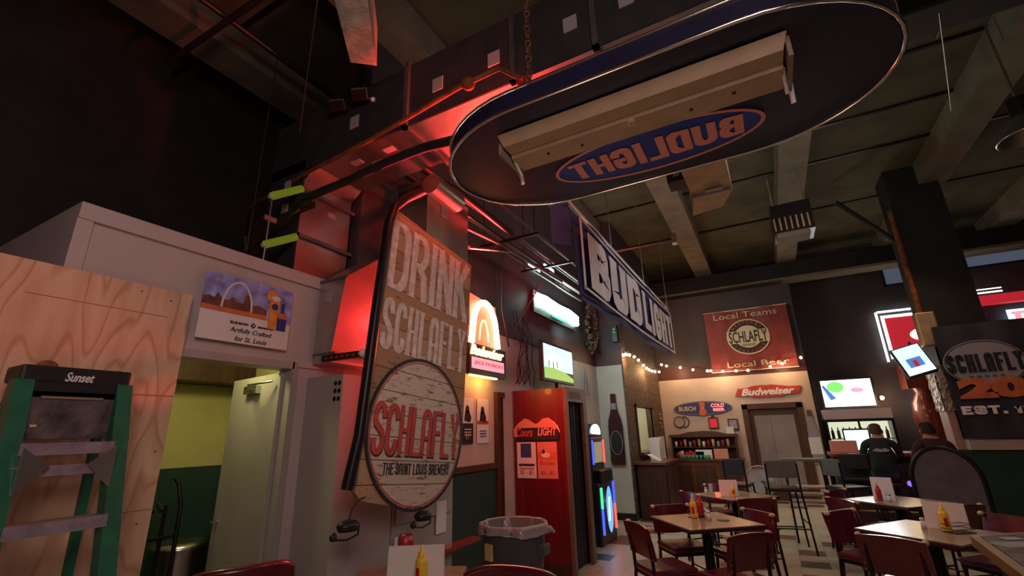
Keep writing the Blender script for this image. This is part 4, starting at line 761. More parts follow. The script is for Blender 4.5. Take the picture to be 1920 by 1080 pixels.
bd_ = thing('beer_wall_sign', 'long red beer sign with white script letters above the glass door', 'sign', (-.02, BW, 2.37))
part(bd_, 'panel', MB('red_ink').prism([(-.7, -.07), (-.62, .09), (-.4, .11), (-.3, .14), (-.1, .15), (.1, .15), (.3, .12), (.45, .09), (.7, .09), (.66, -.03), (.6, -.08), (.35, -.09), (.3, -.13), (-.3, -.13), (-.35, -.1)], -.025, 0)); text(bd_, 'Budweiser', 'white_paper', 0, .0, -.03, 1.12, .17, shear=.35, bold=.04); part(bd_, 'crest', MB('gold_ink').prism([(-.06, .14), (.06, .14), (.03, .19), (-.03, .19)], -.03, 0))
pq = thing('round_plaque', 'round grey metal plaque with a crescent behind it, over the hutch left end', 'plaque', (-2.08, BW, 1.74)); a = MB('grey_paint').prism(ell(0, 0, .13, .13), -.02, 0); part(pq, 'disc', a); a = MB('black_metal'); ring(0, 0, .135, .135, -.028, -.0, .015, a); ring(.09, 0, .15, .14, -.02, 0, .02, a, 30, -PI/2, PI/2); part(pq, 'rim', a)
for x, m_, lab, z in ((-1.29, 'lit_red', 'small red plaque with a crest on top, below the oval sign', 1.7), (-.86, 'banner_grey', 'small dark-framed picture left of the glass door', 1.66)):
    f = thing('picture_frame', lab, 'picture', (x, BW, z)); part(f, 'frame', MB('dark_wood').box(-.11, .11, -.025, 0, -.14, .12).prism([(-.06, .12), (.06, .12), (0, .19)] if m_ == 'lit_red' else [(-.01, .12), (.01, .12), (0, .125)], -.02, 0)); part(f, 'picture', MB(m_).box(-.085, .085, -.03, -.025, -.11, .09))
cu_ = thing('bottle_cutout', 'clear pale beer-bottle cutout standing on the wall right of the glass door', 'sign', (.72, BW, .78)); part(cu_, 'bottle', MB('banner_grey').prism(bottle_outline(.86), -.03, 0)); part(cu_, 'neck_foil', MB('grey_cloth').prism([(-.05, 1.0), (.05, 1.0), (.04, 1.13), (-.04, 1.13)], -.04, -.03)); part(cu_, 'label', MB('white_paper').box(-.115, .115, -.036, -.03, .2, .55)); part(cu_, 'amber_base', MB('bottle_amber').box(-.11, .11, -.037, -.03, .03, .13))
# red banner
rb = thing('brewery_banner', 'red cloth banner with a round black and cream badge, hung high on the back wall', 'banner', (-.21, 12.42, 3.62))
part(rb, 'cloth', MB('banner_red').grid(lambda u, v: (-.92+u*1.84+(v*-.0), .02*math.sin(u*9+v*4)+.01*math.sin(u*23), -.74+v*1.48), 40, 12).m('banner_white').tube([(-.93, 0, .745), (.93, 0, .745)], .008).tube([(-.93, 0, -.745), (.93, 0, -.745)], .008))
q_ = -.05
a = MB('pale_cream').prism(ell(0, .05, .47, .43), q_, q_+.015).m('black_ink').prism(ell(0, .05, .44, .40), q_-.006, q_).m('pale_cream').prism(ell(0, .05, .29, .27), q_-.010, q_-.004).box(-.455, .455, q_-.012, q_-.004, -.1, .2); part(rb, 'badge', a, 'round badge')
text(rb, 'SCHLAFLY', 'black_ink', 0, .05, q_-.014, .84, .28, bold=.02); arc_text(rb, 'BREWERIA', 'red_ink', 0, .05, q_-.014, .36, 2.5, .64, .07); arc_text(rb, 'TAPROOMS', 'red_ink', 0, .05, q_-.014, .37, -2.5, -.64, .07); text(rb, 'BRAND', 'black_ink', 0, -.15, q_-.014, .28, .06)
text(rb, 'Local Teams', 'pale_cream', 0, .6, q_, 1.4, .14); text(rb, 'Local Beer', 'pale_cream', .1, -.6, q_, 1.3, .13)
# string lights
bl = [(-2.38, 8.99, 3.03), (-2.38, 9.2, 3.07), (-2.38, 9.45, 3.09), (-2.38, 9.84, 3.1), (-2.38, 10.18, 3.07), (-2.38, 10.6, 3.0), (-2.38, 10.9, 2.97), (-2.38, 11.15, 2.96), (-2.38, 11.45, 2.96), (-2.38, 11.8, 2.98), (-2.38, 12.3, 3.02),
      (-2.3, 12.3, 3.2), (-2.18, 12.3, 3.155), (-1.85, 12.3, 3.085), (-1.555, 12.3, 3.006), (-1.226, 12.3, 2.952), (-1.15, 12.3, 2.946), (-.88, 12.3, 2.91), (-.589, 12.3, 2.898), (-.337, 12.3, 2.889), (.14, 12.3, 2.935), (.388, 12.3, 2.986), (.777, 12.3, 3.084)]
od = ['first', 'second', 'third', 'fourth', 'fifth', 'sixth', 'seventh', 'eighth', 'ninth', 'tenth', 'eleventh', 'twelfth']
b0 = None
for i, p in enumerate(bl):
    lab = 'glowing warm festoon bulb along the slatted wall, the %s from its near end' % od[i] if i < 11 else 'glowing warm festoon bulb along the back wall, the %s from the slatted corner' % od[i-11]
    if b0 is None:
        b0 = thing('string_bulb', lab, 'bulb', p, 0, 'festoon bulbs'); part(b0, 'globe', MB('bulb').ball((0, 0, -.03), .03, 10)); part(b0, 'socket', MB('black_plastic').tube([(0, 0, 0), (0, 0, .03)], .013, 8))
    else: dup(b0, p, 0, lab, 'festoon bulbs')
one('electric_cable', MB('cable').tube([(x, y, z+.03) for x, y, z in bl], .006, 5), 'thin cable carrying the festoon bulbs', 'cable')
for p, e_ in (((-2.3, 9.3, 2.95), 5), ((-2.3, 10.9, 2.85), 6), ((-1.9, 12.2, 2.95), 5), ((-.9, 12.2, 2.8), 6), ((.4, 12.2, 2.85), 6)): lamp('POINT', p, e_*1.8, (1, .6, .3), .05)

# ================================================================== BIG BANNERS
bb = thing('hanging_banner', 'long navy cloth banner with big white letters hanging along the left side of the room', 'banner', (-1.5, 6.78, 3.37), LW)
def bz(u): return .5-.05*math.sin(u*PI), -.47-.04*math.sin(u*PI)
part(bb, 'cloth', MB('banner_blue').grid(lambda u, v: (-2.63+u*5.26+(.1*(1-v) if u < .02 else 0), .03*math.sin(u*14+v*2)+.012*math.sin(u*37), bz(u)[1]+(bz(u)[0]-bz(u)[1])*v), 80, 10))
st = MB('banner_white')
def strip(fa, n_=60, t=.028):
    vs = []; 
    for i in range(n_+1):
        u = i/n_; x, z = fa(u); vs += [(x, -.05, z-t/2), (x, -.05, z+t/2), (x, -.044, z-t/2), (x, -.044, z+t/2)]
    fs = []
    for i in range(n_): a = i*4; b = a+4; fs += [(a, b, b+1, a+1), (a+3, b+3, b+2, a+2)]
    st.add(vs, fs)
strip(lambda u: (-2.5+u*5.0, .40-.05*math.sin(u*PI))); strip(lambda u: (-2.5+u*5.0, -.38-.04*math.sin(u*PI)))
st.box(-2.52, -2.47, -.05, -.044, -.4, .4).box(2.47, 2.52, -.05, -.044, -.4, .4); part(bb, 'border', st, 'white border line')
cvf = lambda a: -.045*math.cos(a/2.6*PI/2)
blocks(bb, 'BUD', 'banner_white', -1.17, .0, -.047, 2.25, .64, .27, .14, serif=.02, gap=.22, ext=.005, warp=lambda a, b: (a, b-.035*math.cos(a)))
blocks(bb, 'LIGHT', 'banner_white', 1.24, -.01, -.047, 2.2, .60, .16, .11, serif=.02, gap=.35, ext=.005, warp=lambda a, b: (a, b-.03*math.cos(a)))
part(bb, 'hem_rod', MB('white_plastic').tube([(-2.7, 0, .52), (2.66, 0, .52)], .014)); part(bb, 'folded_corner', MB('banner_blue').grid(lambda u, v: (-2.62-u*.18, .03+u*.14, .05+v*.5), 6, 4), 'folded-back corner')
part(bb, 'support_wire', MB('steel').tube([(-1.2, 0, .48), (-1.2, 0, 2.2)], .006).tube([(.6, 0, .48), (.6, 0, 2.2)], .006).tube([(2.55, 0, .5), (2.55, 0, 2.2)], .006))
ob = thing('anniversary_banner', 'black banner with a grey oval and orange numerals, hung beside the column', 'banner', (2.98, 9.5, 2.2))
part(ob, 'cloth', MB('banner_black').grid(lambda u, v: (-.54+u*1.35, .02*math.sin(u*7)+.012*math.sin(u*19), -.85+v*1.68), 30, 10))
a = MB('banner_grey').prism(ell(-.07, .22, .47, .34), -.045, -.035); part(ob, 'oval', a, 'grey oval'); a = MB('black_ink'); ring(-.07, .22, .455, .325, -.05, -.045, .01, a); part(ob, 'oval_line', a)
blocks(ob, 'SCHLAFLY', 'black_ink', -.07, .22, -.047, .86, .27, .045, .04, gap=.35, ext=.004); text(ob, '* * * * *', 'black_ink', -.09, .02, -.05, .4, .03, bold=.03)
text(ob, '20', 'orange_ink', -.06, -.15, -.052, .80, .30, bold=.07, ext=.006)['label'] = 'orange numerals'
blocks(ob, 'EST. 1199', 'banner_white', .04, -.46, -.044, 1.06, .12, .045, .03, gap=.5, ext=.004)

# ================================================================== OVERHEAD CAPSULE BOARD
ZB = 3.0; xa, xb, ya, yb = -1.40, .69, 1.545, 2.49
ry = (yb-ya)/2; cy = (ya+yb)/2
def capsule(in_, n=20):
    r_ = ry-in_; pts = []
    for i in range(n+1): a = PI/2+PI*i/n; pts.append((xa+ry+.1+(r_+.1)*math.cos(a), cy+r_*math.sin(a)))
    for i in range(n+1): a = -PI/2+PI*i/n; pts.append((xb-ry-.1+(r_+.1)*math.cos(a), cy+r_*math.sin(a)))
    return pts
ov = thing('overhead_board', 'long navy capsule-shaped beer table light hanging overhead with mirrored words in a blue oval', 'sign', (0, 0, ZB))
def slab(pts, z0, z1, m_):
    mb = MB(m_); n_ = len(pts); return mb.add([(x, y, z0) for x, y in pts]+[(x, y, z1) for x, y in pts], [list(range(n_))[::-1], list(range(n_, 2*n_))]+[(i, (i+1) % n_, (i+1) % n_+n_, i+n_) for i in range(n_)])
part(ov, 'panel', slab(capsule(.012), 0, .05, 'board_navy')); part(ov, 'side_band', slab(capsule(.004), .012, .10, 'board_navy'))
cp = capsule(.0); part(ov, 'rim', MB('chrome_trim').tube([(x, y, .0) for x, y in cp+cp[:1]], .009, 8, False), 'thin bright rim'); part(ov, 'rim', MB('chrome_trim').tube([(x, y, .105) for x, y in cp+cp[:1]], .006, 8, False), 'upper bright rim')
def flat(o, loc, rx):       # lay a standing part down, face towards the floor
    o.location = loc; o.rotation_euler = rx; return o
# underside artwork: text runs mirrored along the board, local XZ -> world XY
FL = (-PI/2, 0, 0)
a = MB('oval_blue').prism(ell(0, 0, .52, .185, 56), -.004, 0).m('salmon_ink'); ring(0, 0, .535, .20, -.007, 0, .018, a, 64)
E_ = part(ov, 'oval_emblem', a, 'blue oval with a salmon outline')
oc = (-.33, 2.19, -.001)
# rotate so that local -Y (front) faces down and local X runs along world X, local Z along world -Y ... kept readable-mirrored
E_.location = oc; E_.rotation_euler = (PI/2, 0, math.radians(0))
for q_t in (('BUDLIGHT', .88, .19),):
    t = blocks(ov, q_t[0], 'salmon_ink', 0, 0, -.006, q_t[1], q_t[2], .040, .032, serif=.0, gap=.3, ext=.002, mirror=True, warp=lambda a, b: (a, b*(1.1-.6*abs(a)))); t.location = oc; t.rotation_euler = (PI/2, 0, 0); LT_ = t
fx_ = thing('light_fixture', 'tan channel light fixture fixed along the underside of the capsule board', 'light fixture', (-.34, 1.80, ZB-.01))
part(fx_, 'channel', MB('fixture_tan').hexa([(-.60, -.1, -.055), (.60, -.1, -.055), (.60, .1, -.055), (-.60, .1, -.055), (-.62, -.13, .0), (.62, -.13, .0), (.62, .12, .0), (-.62, .12, .0)]).box(-.60, .60, -.02, .11, -.075, -.05))
for s in (-1, 1): part(fx_, 'end_bracket', MB('joist_paint').box(s*.62-.008, s*.62+.008, -.1, .12, -.09, 0).m('white_plastic').tube([(s*.62, .06, -.05), (s*.63, .15, -.09), (s*.63, .16, -.12)], .01).tube([(s*.60, .0, -.06), (s*.61, .11, -.10)], .008), 'bent end bracket')
kn = MB('black_metal').ball((-.42, .03, -.076), .008).ball((-.25, .05, -.076), .008).ball((.25, .05, -.076), .008).ball((.42, .03, -.076), .008).m('fixture_tan').lathe([(.001, -.084), (.022, -.084), (.024, -.075)], 14); part(fx_, 'screws', kn)
# chain
cmb = thing('hanging_chain', 'rusty chain holding the left end of the capsule board', 'chain', (-.72, 1.56, ZB+.1))
for i in range(22):
    z = .02+i*.045; rr_ = []
    for j in range(9): a = 2*PI*j/8; p = (.014*math.cos(a), 0, z+.028*math.sin(a)); rr_.append(p if i % 2 else (0, p[0], p[2]))
    part(cmb, 'link', MB('rusty_chain').tube(rr_, .0045, 6, False))
for i, x in enumerate((.5,)): one('hanging_chain', MB('rusty_chain').tube([(0, 0, 0), (0, 0, 2.5)], .009, 6), 'chain holding the far right end of the capsule board, above the picture', 'chain', (x, 1.6, ZB+.1))

# ================================================================== CEILING GEAR
h = thing('return_duct', 'tan sheet-metal duct elbow hanging under the ceiling behind the capsule board', 'duct', (-.1, 4.2, 3.8), 0)
el = [(-.3, .5), (.12, .5), (.12, .12), (.09, -.05), (.0, -.17), (-.14, -.22), (-.3, -.22), (-.3, .02), (-.26, .06), (-.3, .12)]
part(h, 'elbow', MB('tan_duct').hexa([(-.27, -.5, 0), (.1, -.5, 0), (.12, .35, 0), (-.24, .35, 0), (-.27, -.5, .4), (.1, -.5, .4), (.12, .35, .4), (-.24, .35, .4)]).hexa([(-.24, .35, 0), (.12, .35, 0), (.0, .68, 0), (-.3, .75, 0), (-.24, .35, .4), (.12, .35, .4), (.0, .68, .4), (-.3, .75, .4)])); part(h, 'seam', MB('duct_seam').box(-.26, .13, .28, .31, -.012, 0)); part(h, 'label', MB('label_paper').box(-.12, .04, .2, .26, -.016, -.012), 'white sticker'); part(h, 'damper', MB('black_plastic').box(-.42, -.26, -.02, .18, .05, .25).m('label_paper').box(-.36, -.3, -.024, -.02, .1, .2))
uh = thing('unit_heater', 'louvred metal unit heater hanging from a ceiling joist in mid-room', 'heater', (.80, 8.3, 4.55))
part(uh, 'casing', MB('black_metal').box(-.28, .28, -.22, .3, 0, .5)); lo = MB('tan_duct')
for q in range(7): lo.box(-.27+q*.078, -.245+q*.078, -.24, -.22, .04, .26)
part(uh, 'louvres', lo); part(uh, 'lower_lip', MB('joist_paint').box(-.25, .2, -.24, .1, -.08, .0)); part(uh, 'hanger', MB('joist_paint').tube([(-.22, 0, .5), (-.22, 0, 1.1)], .015).tube([(.24, 0, .5), (.24, 0, 1.1)], .015))
hb = thing('high_bay_lamp', 'round metal ceiling lamp at the far right edge of the picture', 'lamp', (2.86, 6.25, 4.42)); part(hb, 'reflector', MB('steel').lathe([(.08, .26), (.13, .2), (.25, .02), (.27, 0), (.26, -.01), (.22, .02), (.1, .18), (.001, .2)], 28)); part(hb, 'ballast', MB('black_metal').tube([(0, 0, .24), (0, 0, .46)], .09, 16)); part(hb, 'stem', MB('steel').tube([(0, 0, .46), (0, 0, 1.5)], .012))
one('cross_pipe', MB('conduit').tube([(-2.3, 7.0, 4.4), (-.9, 7.05, 4.4)], .022).m('steel').box(-.93, -.86, 7.0, 7.12, 4.34, 4.5), 'red-lit pipe with a bright end box above the long blue banner', 'pipe')
for x, y, z, lab in ((-.55, 4.6, 4.2, 'thin wire above the long blue banner, near the tan duct'), (2.1, 5.6, 4.6, 'slack thin wire hanging toward the column')): one('hanging_wire', MB('steel').tube([(0, 0, 0), (-.2 if x > 0 else 0, -1.4 if x > 0 else 0, 1.4)], .005), lab, 'wire', (x, y, z))
for x0, y0, lab in ((-4.0, 1.6, 'dim conduit line across the dark ceiling at upper left'), (2.2, 3.0, 'thin pipe under the ceiling at upper right')): one('ceiling_pipe', MB('conduit').tube([(x0, y0-2.5, 5.5), (x0, y0+2.6, 5.5)], .03), lab, 'pipe')
one('ceiling_pipe', MB('conduit').tube([(1.5, 4.3, 5.2), (5.5, 4.35, 5.2)], .025), 'thin pipe crossing the joists at upper right', 'pipe')
one('ceiling_pipe', MB('conduit').tube([(-5.0, 1.72, 5.4), (-2.5, 1.74, 5.4)], .03), 'dim pipe crossing the joists at upper left', 'pipe')

# ================================================================== BAR AREA
lit = thing('bar_neon', 'red lit window sign with a white frame and green oval, high behind the bar', 'lit sign', (3.35, 13.9, 3.55))
part(lit, 'red_panel', MB('lit_red').box(-.62, .75, -.03, 0, -.48, .5)); part(lit, 'white_frame', MB('lit_white').box(-.66, -.6, -.05, -.03, -.52, .52).box(-.6, .75, -.05, -.03, .46, .52).box(-.6, .75, -.05, -.03, -.52, -.47).box(-.75, -.71, -.05, -.0, -.58, .62).box(-.7, .75, -.05, -.0, .6, .64), 'glowing white frame'); a = MB('lit_white').prism(ell(.1, 0, .3, .15), -.04, -.03).m('neon_green').prism(ell(.12, 0, .2, .1), -.045, -.04); part(lit, 'oval', a, 'green and white oval')
l2 = thing('bar_lit_sign', 'bright red and cyan lit sign cut off by the right edge of the picture', 'lit sign', (5.2, 13.9, 3.45)); part(l2, 'panel', MB('lit_cyan').box(-.3, .9, -.03, 0, -.45, .45)); part(l2, 'letter_tubes', MB('lit_pink').box(-.2, -.1, -.05, -.03, -.2, .38).box(.0, .1, -.05, -.03, -.2, .38).box(.15, .6, -.05, -.03, -.2, .38).box(-.24, .9, -.05, -.03, .34, .4)); part(l2, 'lower_band', MB('lit_red').box(-.3, .9, -.04, -.03, -.4, -.3)); part(l2, 'canopy', MB('lit_red').box(-.85, .9, -.3, -.1, .58, .78).m('lit_white').box(-.85, -.35, -.32, -.3, .82, .85).box(-.85, -.35, -.32, -.3, .9, .92))
bt_ = thing('bar_television', 'large bright television above the bar cooler', 'television', (1.66, 13.8, 2.3)); part(bt_, 'bezel', MB('black_plastic').box(-.55, .55, -.04, .05, -.36, .36, .01)); part(bt_, 'screen', MB('tv_hot').box(-.5, .5, -.045, -.04, -.31, .31).m('tv_lime').prism(ell(-.22, .15, .17, .13), -.048, -.046).m('tv_blue').prism([(-.5, .2), (-.44, .2), (-.24, -.12), (-.36, -.16)], -.048, -.046).m('tv_pink').prism(ell(.2, .06, .13, .06), -.048, -.046), 'glowing picture')
lamp('AREA', (1.66, 13.6, 2.3), 22, (1, .97, .95), .8, (1.4, 10, 1.2))
sl = thing('wall_lamp', 'small glaring warm lamp at the right edge of the big television', 'lamp', (2.3, 13.75, 2.15)); part(sl, 'bulb', MB('lamp_glow').ball((0, 0, 0), .045)); part(sl, 'bracket', MB('brass').box(-.03, .03, .05, .2, -.05, .05))
lamp('POINT', (2.35, 13.5, 2.1), 12, WARM, .22)
co = thing('bar_cooler', 'glass-door bar cooler with a white top band and bottles inside', 'cooler', (1.7, 13.9, 0)); part(co, 'cabinet', MB('fridge_white').box(-.65, .65, -.5, .05, 1.70, 1.92).m('black_metal').box(-.65, .65, -.5, .05, 0, .85).box(-.65, -.6, -.5, .05, .85, 1.7).box(.6, .65, -.5, .05, .85, 1.7).box(-.65, .65, .0, .05, .85, 1.7).box(-.02, .02, -.5, -.46, .85, 1.7).box(-.65, .65, -.51, -.5, 1.64, 1.7)); part(co, 'lit_back', MB('cooler_glow').box(-.6, .6, -.06, -.05, .9, 1.64), 'lit interior'); part(co, 'shelf', MB('steel').box(-.6, .6, -.45, -.05, 1.25, 1.27))
for q in range(10): one('bottle', MB(['bottle_amber', 'teal_glassware', 'salt_white'][q % 3]).lathe([(.001, 0), (.032, 0), (.032, .15), (.012, .2), (.012, .25), (.001, .25)], 10), 'bottle on the bar cooler shelf, the %s from the left' % od[q], 'bottle', (1.18+q*.115, 13.65, 1.27), 0, 'bottles in the cooler')
one('menu_screen', MB('black_plastic').box(-.2, .2, -.02, .02, 0, .4).m('lit_cyan').box(-.18, .18, -.022, -.02, .03, .37), 'small lit screen on the bar left of the seated man in black', 'screen', (1.28, 10.75, 1.11))
one('snack_box', MB('salmon_ink').box(-.2, .2, -.1, .1, 0, .2, .01), 'pink patterned box row on the bar counter, left end', 'box', (1.02, 10.5, 1.11))
ba = thing('bar_counter', 'dark red-brown wooden bar counter with a glossy edge', 'bar', (1.7, 10.55, 0)); part(ba, 'top', MB('rust_wood').box(-.92, .72, -.3, .4, 1.05, 1.11, .01), 'glossy wooden top'); part(ba, 'front_panel', MB('dark_wood').box(-.88, .68, -.12, .3, 0, 1.05)); part(ba, 'foot_rail', MB('brass').tube([(-.88, -.3, .2), (.68, -.3, .2)], .02))
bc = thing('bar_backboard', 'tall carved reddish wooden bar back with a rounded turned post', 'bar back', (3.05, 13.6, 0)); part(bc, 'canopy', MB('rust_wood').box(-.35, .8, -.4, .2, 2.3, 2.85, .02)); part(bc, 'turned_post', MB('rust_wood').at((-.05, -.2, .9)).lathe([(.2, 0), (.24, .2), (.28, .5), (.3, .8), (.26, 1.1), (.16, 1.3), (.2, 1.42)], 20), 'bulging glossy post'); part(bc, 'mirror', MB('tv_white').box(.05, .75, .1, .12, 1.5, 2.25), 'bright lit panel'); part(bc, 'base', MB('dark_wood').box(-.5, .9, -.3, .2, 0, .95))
ht_ = thing('hanging_television', 'tilted television hung on a bracket off the column', 'television', (2.0, 9.0, 2.48)); T_ = MB('black_plastic'); ht_.rotation_euler = (math.radians(-12), math.radians(-15), math.radians(12)); part(ht_, 'bezel', T_.box(-.2, .2, -.01, .04, -.24, .24, .01)); part(ht_, 'screen', MB('tv_sky').box(-.18, .18, -.014, -.01, -.2, .22).m('tv_white').box(-.18, .18, -.016, -.014, -.2, -.12).m('tv_blue').box(-.1, .1, -.016, -.014, -.1, .04).m('lit_red').box(-.03, .03, -.018, -.016, -.1, .0), 'lit picture'); part(ht_, 'bracket', MB('black_metal').tube([(0, .04, .0), (.3, .4, .35)], .02))

# ------------------------------------------------------------------ people at the bar (seen from behind)
def person(label, loc, rz, cloth, hairm, sk, lean=.0, arm=.0):
    """seated figure on a stool, facing +Y; grown from a joint skeleton with a Skin modifier"""
    J = {'pel': (0, 0, .80, .15), 'wst': (0, .02+lean*.2, .95, .14), 'chs': (0, .05+lean*.5, 1.15, .165), 'nkb': (0, .06+lean*.8, 1.32, .075), 'nck': (0, .08+lean, 1.38, .055), 'hd': (0, .10+lean, 1.45, .085), 'crn': (0, .09+lean, 1.55, .075)}
    E = [('pel', 'wst'), ('wst', 'chs'), ('chs', 'nkb'), ('nkb', 'nck'), ('nck', 'hd'), ('hd', 'crn')]
    for s, n_ in ((-1, 'L'), (1, 'R')):
        J['sh'+n_] = (s*.19, .05+lean*.7, 1.27, .065); J['el'+n_] = (s*(.27+arm), .10+lean, 1.03, .045); J['wr'+n_] = (s*(.15+arm), .34+lean, 1.10, .03); J['pm'+n_] = (s*(.11+arm), .41+lean, 1.13, .032)
        J['hp'+n_] = (s*.1, .02, .78, .1); J['kn'+n_] = (s*.16, .42, .78, .065); J['an'+n_] = (s*.15, .36, .36, .042); J['tt'+n_] = (s*.15, .52, .31, .035)
        E += [('nkb', 'sh'+n_), ('sh'+n_, 'el'+n_), ('el'+n_, 'wr'+n_), ('wr'+n_, 'pm'+n_), ('pel', 'hp'+n_), ('hp'+n_, 'kn'+n_), ('kn'+n_, 'an'+n_), ('an'+n_, 'tt'+n_)]
        for f in range(4):
            a = 'f%s%d' % (n_, f); J[a] = (s*(.085+arm+f*.018), .475+lean-.006*abs(f-1), 1.135, .009); J[a+'t'] = (s*(.085+arm+f*.018), .515+lean-.008*abs(f-1), 1.12, .008); E += [('pm'+n_, a), (a, a+'t')]
        J['th'+n_] = (s*(.06+arm), .43+lean, 1.135, .010); J['tq'+n_] = (s*(.055+arm), .465+lean, 1.125, .009); E += [('pm'+n_, 'th'+n_), ('th'+n_, 'tq'+n_)]
    ks = list(J); me = bpy.data.meshes.new('body'); me.from_pydata([J[k_][:3] for k_ in ks], [(ks.index(a), ks.index(b)) for a, b in E], [])
    o = bpy.data.objects.new('t', me); C.objects.link(o); o.modifiers.new('s', 'SKIN'); sv = me.skin_vertices[0].data
    for i, k_ in enumerate(ks):
        r_ = J[k_][3]; sv[i].radius = (r_*(1.25 if k_ in ('chs', 'wst', 'pel') else 1), r_*(.85 if k_ in ('chs', 'wst', 'pel') else 1)); sv[i].use_root = (k_ == 'pel')
    ss = o.modifiers.new('b', 'SUBSURF'); ss.levels = 2; ss.render_levels = 2
    em = bpy.data.meshes.new_from_object(o.evaluated_get(bpy.context.evaluated_depsgraph_get())); bpy.data.objects.remove(o)
    em.materials.clear()
    for m_ in (sk, cloth, 'jeans'): em.materials.append(M[m_])
    for p in em.polygons:
        c_ = p.center; p.use_smooth = True
        p.material_index = 0 if c_.z > 1.365 or (c_.z > 1.06 and c_.y > .32+lean*.9 and abs(c_.x) < .5) else (2 if c_.z < .84 and True else 1)
    root = thing('person', label, 'person', loc, rz); b = link('body', em, root)
    hy = .10+lean
    part(root, 'hair', MB(hairm).grid(lambda u, v: ((.088+.006*math.sin(u*40))*math.sin(u*2*PI)*math.sin(.02+v*1.75), hy-.012-(.105)*math.cos(u*2*PI)*math.sin(.02+v*1.75)*(1 if math.cos(u*2*PI) > 0 else .78), 1.475+.118*math.cos(.02+v*(1.95 if math.cos(u*2*PI) > -.3 else 1.1))), 28, 10))
    fc = MB(sk).ball((0, hy+.095, 1.46), (.012, .018, .016), 8).ball((-.09, hy+.0, 1.46), (.012, .02, .03), 8).ball((.09, hy+.0, 1.46), (.012, .02, .03), 8).m('black_ink').ball((-.03, hy+.083, 1.485), .008, 6).ball((.03, hy+.083, 1.485), .008, 6).m('ketchup').box(-.025, .025, hy+.082, hy+.09, 1.415, 1.421); part(root, 'face', fc)
    return root
pa = person('person in a black printed shirt seated at the bar, back to the room', (1.45, 9.85, 0), -.1, 'shirt_black', 'hair_brown', 'skin')
part(pa, 'shirt_print', MB('banner_grey').prism([(-.12, 1.17), (-.05, 1.21), (0, 1.19), (.06, 1.21), (.12, 1.17), (.05, 1.15), (-.05, 1.15)], -.125, -.118), 'pale print across the back')
pb = person('person in dark clothes at the bar, mostly behind the grey rounded booth end', (2.0, 9.1, 0), .15, 'shirt_wine', 'hair_dark', 'skin', .04)
for x, lab in ((1.45, 'bar stool under the person in the black shirt'), (2.0, 'bar stool under the person behind the grey booth end')):
    s_ = thing('bar_stool', lab, 'stool', (x, 9.87 if x < 1.9 else 9.12, 0), 0, 'stools at the bar'); part(s_, 'seat', MB('oxblood_vinyl').lathe([(.001, .62), (.19, .62), (.2, .65), (.19, .68), (.001, .69)], 20)); 
    for i in range(4): a = PI/4+PI/2*i; part(s_, 'leg', MB('chair_metal').tube([(.12*math.cos(a), .12*math.sin(a), .62), (.22*math.cos(a), .22*math.sin(a), 0)], .014))
    part(s_, 'foot_ring', MB('chair_metal').tube([(.185*math.cos(i*PI/8), .185*math.sin(i*PI/8), .25) for i in range(17)], .009, 8, False))
# grey rounded booth end
ge = thing('rounded_booth_end', 'big grey round-topped panel with a dark edge standing before the green half wall', 'partition', (1.90, 8.6, 0), -.28)
po = [(-.36, 0)]+[(.36*-math.cos(a), .82+.44*math.sin(a)) for a in [PI*i/20 for i in range(21)]]+[(.36, 0)]
part(ge, 'panel', MB('grey_cloth').prism(po, -.02, .25, True)); a = MB('black_metal')
pr_ = [(x, -.015, z) for x, z in po]; a.tube(pr_, .028, 8); part(ge, 'edge', a, 'dark edge'); part(ge, 'purple_lamp', MB('purple_led').ball((-.39, -.0, .78), .04, 8), 'small purple light')
jk = thing('jacket', 'black jacket slung over the tall chair back at the left end of the bar', 'jacket', (.98, 9.5, 0)); 
part(jk, 'shoulders', MB('shirt_black').grid(lambda u, v: ((.23*math.sin(u*PI*2))*(.55+.45*math.sin(min(1, v*1.5)*PI/2)), (.10*math.cos(u*PI*2))*(.6+.4*v), 1.07-v*.5+.02*math.sin(u*25)*v), 36, 10)); part(jk, 'hood', MB('shirt_black').ball((0, 0, 1.05), (.13, .09, .07)))

# ================================================================== TABLES AND CHAIRS
def table(label, loc, rz, s=.38, hgt=.75):
    t = thing('dining_table', label, 'table', loc, rz, 'square dining tables'); part(t, 'tabletop', MB('table_laminate').box(-s+.01, s-.01, -s+.01, s-.01, hgt-.006, hgt).m('table_edge').box(-s, s, -s, s, hgt-.035, hgt-.006, .006))
    part(t, 'pedestal', MB('black_metal').tube([(0, 0, .05), (0, 0, hgt-.03)], .045, 14)); part(t, 'base', MB('black_metal').box(-.28, .28, -.03, .03, 0, .05, .01).box(-.03, .03, -.28, .28, 0, .05, .01)); return t
A1 = math.atan2(4.64-5.25, -.78+1.28)
T1 = table('square laminate table in the middle foreground with mustard and a round coaster on it', (-.74, 5.155, 0), A1)
T2 = table('square laminate table in front of the hutch, with a photo card on it', (-.62, 7.1, 0), A1+.15)
T3 = table('square laminate table before the seated man, white menu card standing on it', (1.08, 7.1, 0), A1+.1)
T4 = table('square laminate table right of the foreground, brightly reflecting, mustard and white card on it', (.97, 5.27, 0), math.atan2(.58, .46))
T0 = table('square table at the bottom edge below the wooden sign, only its condiments in view', (-2.12, 2.45, 0), .5, .36)
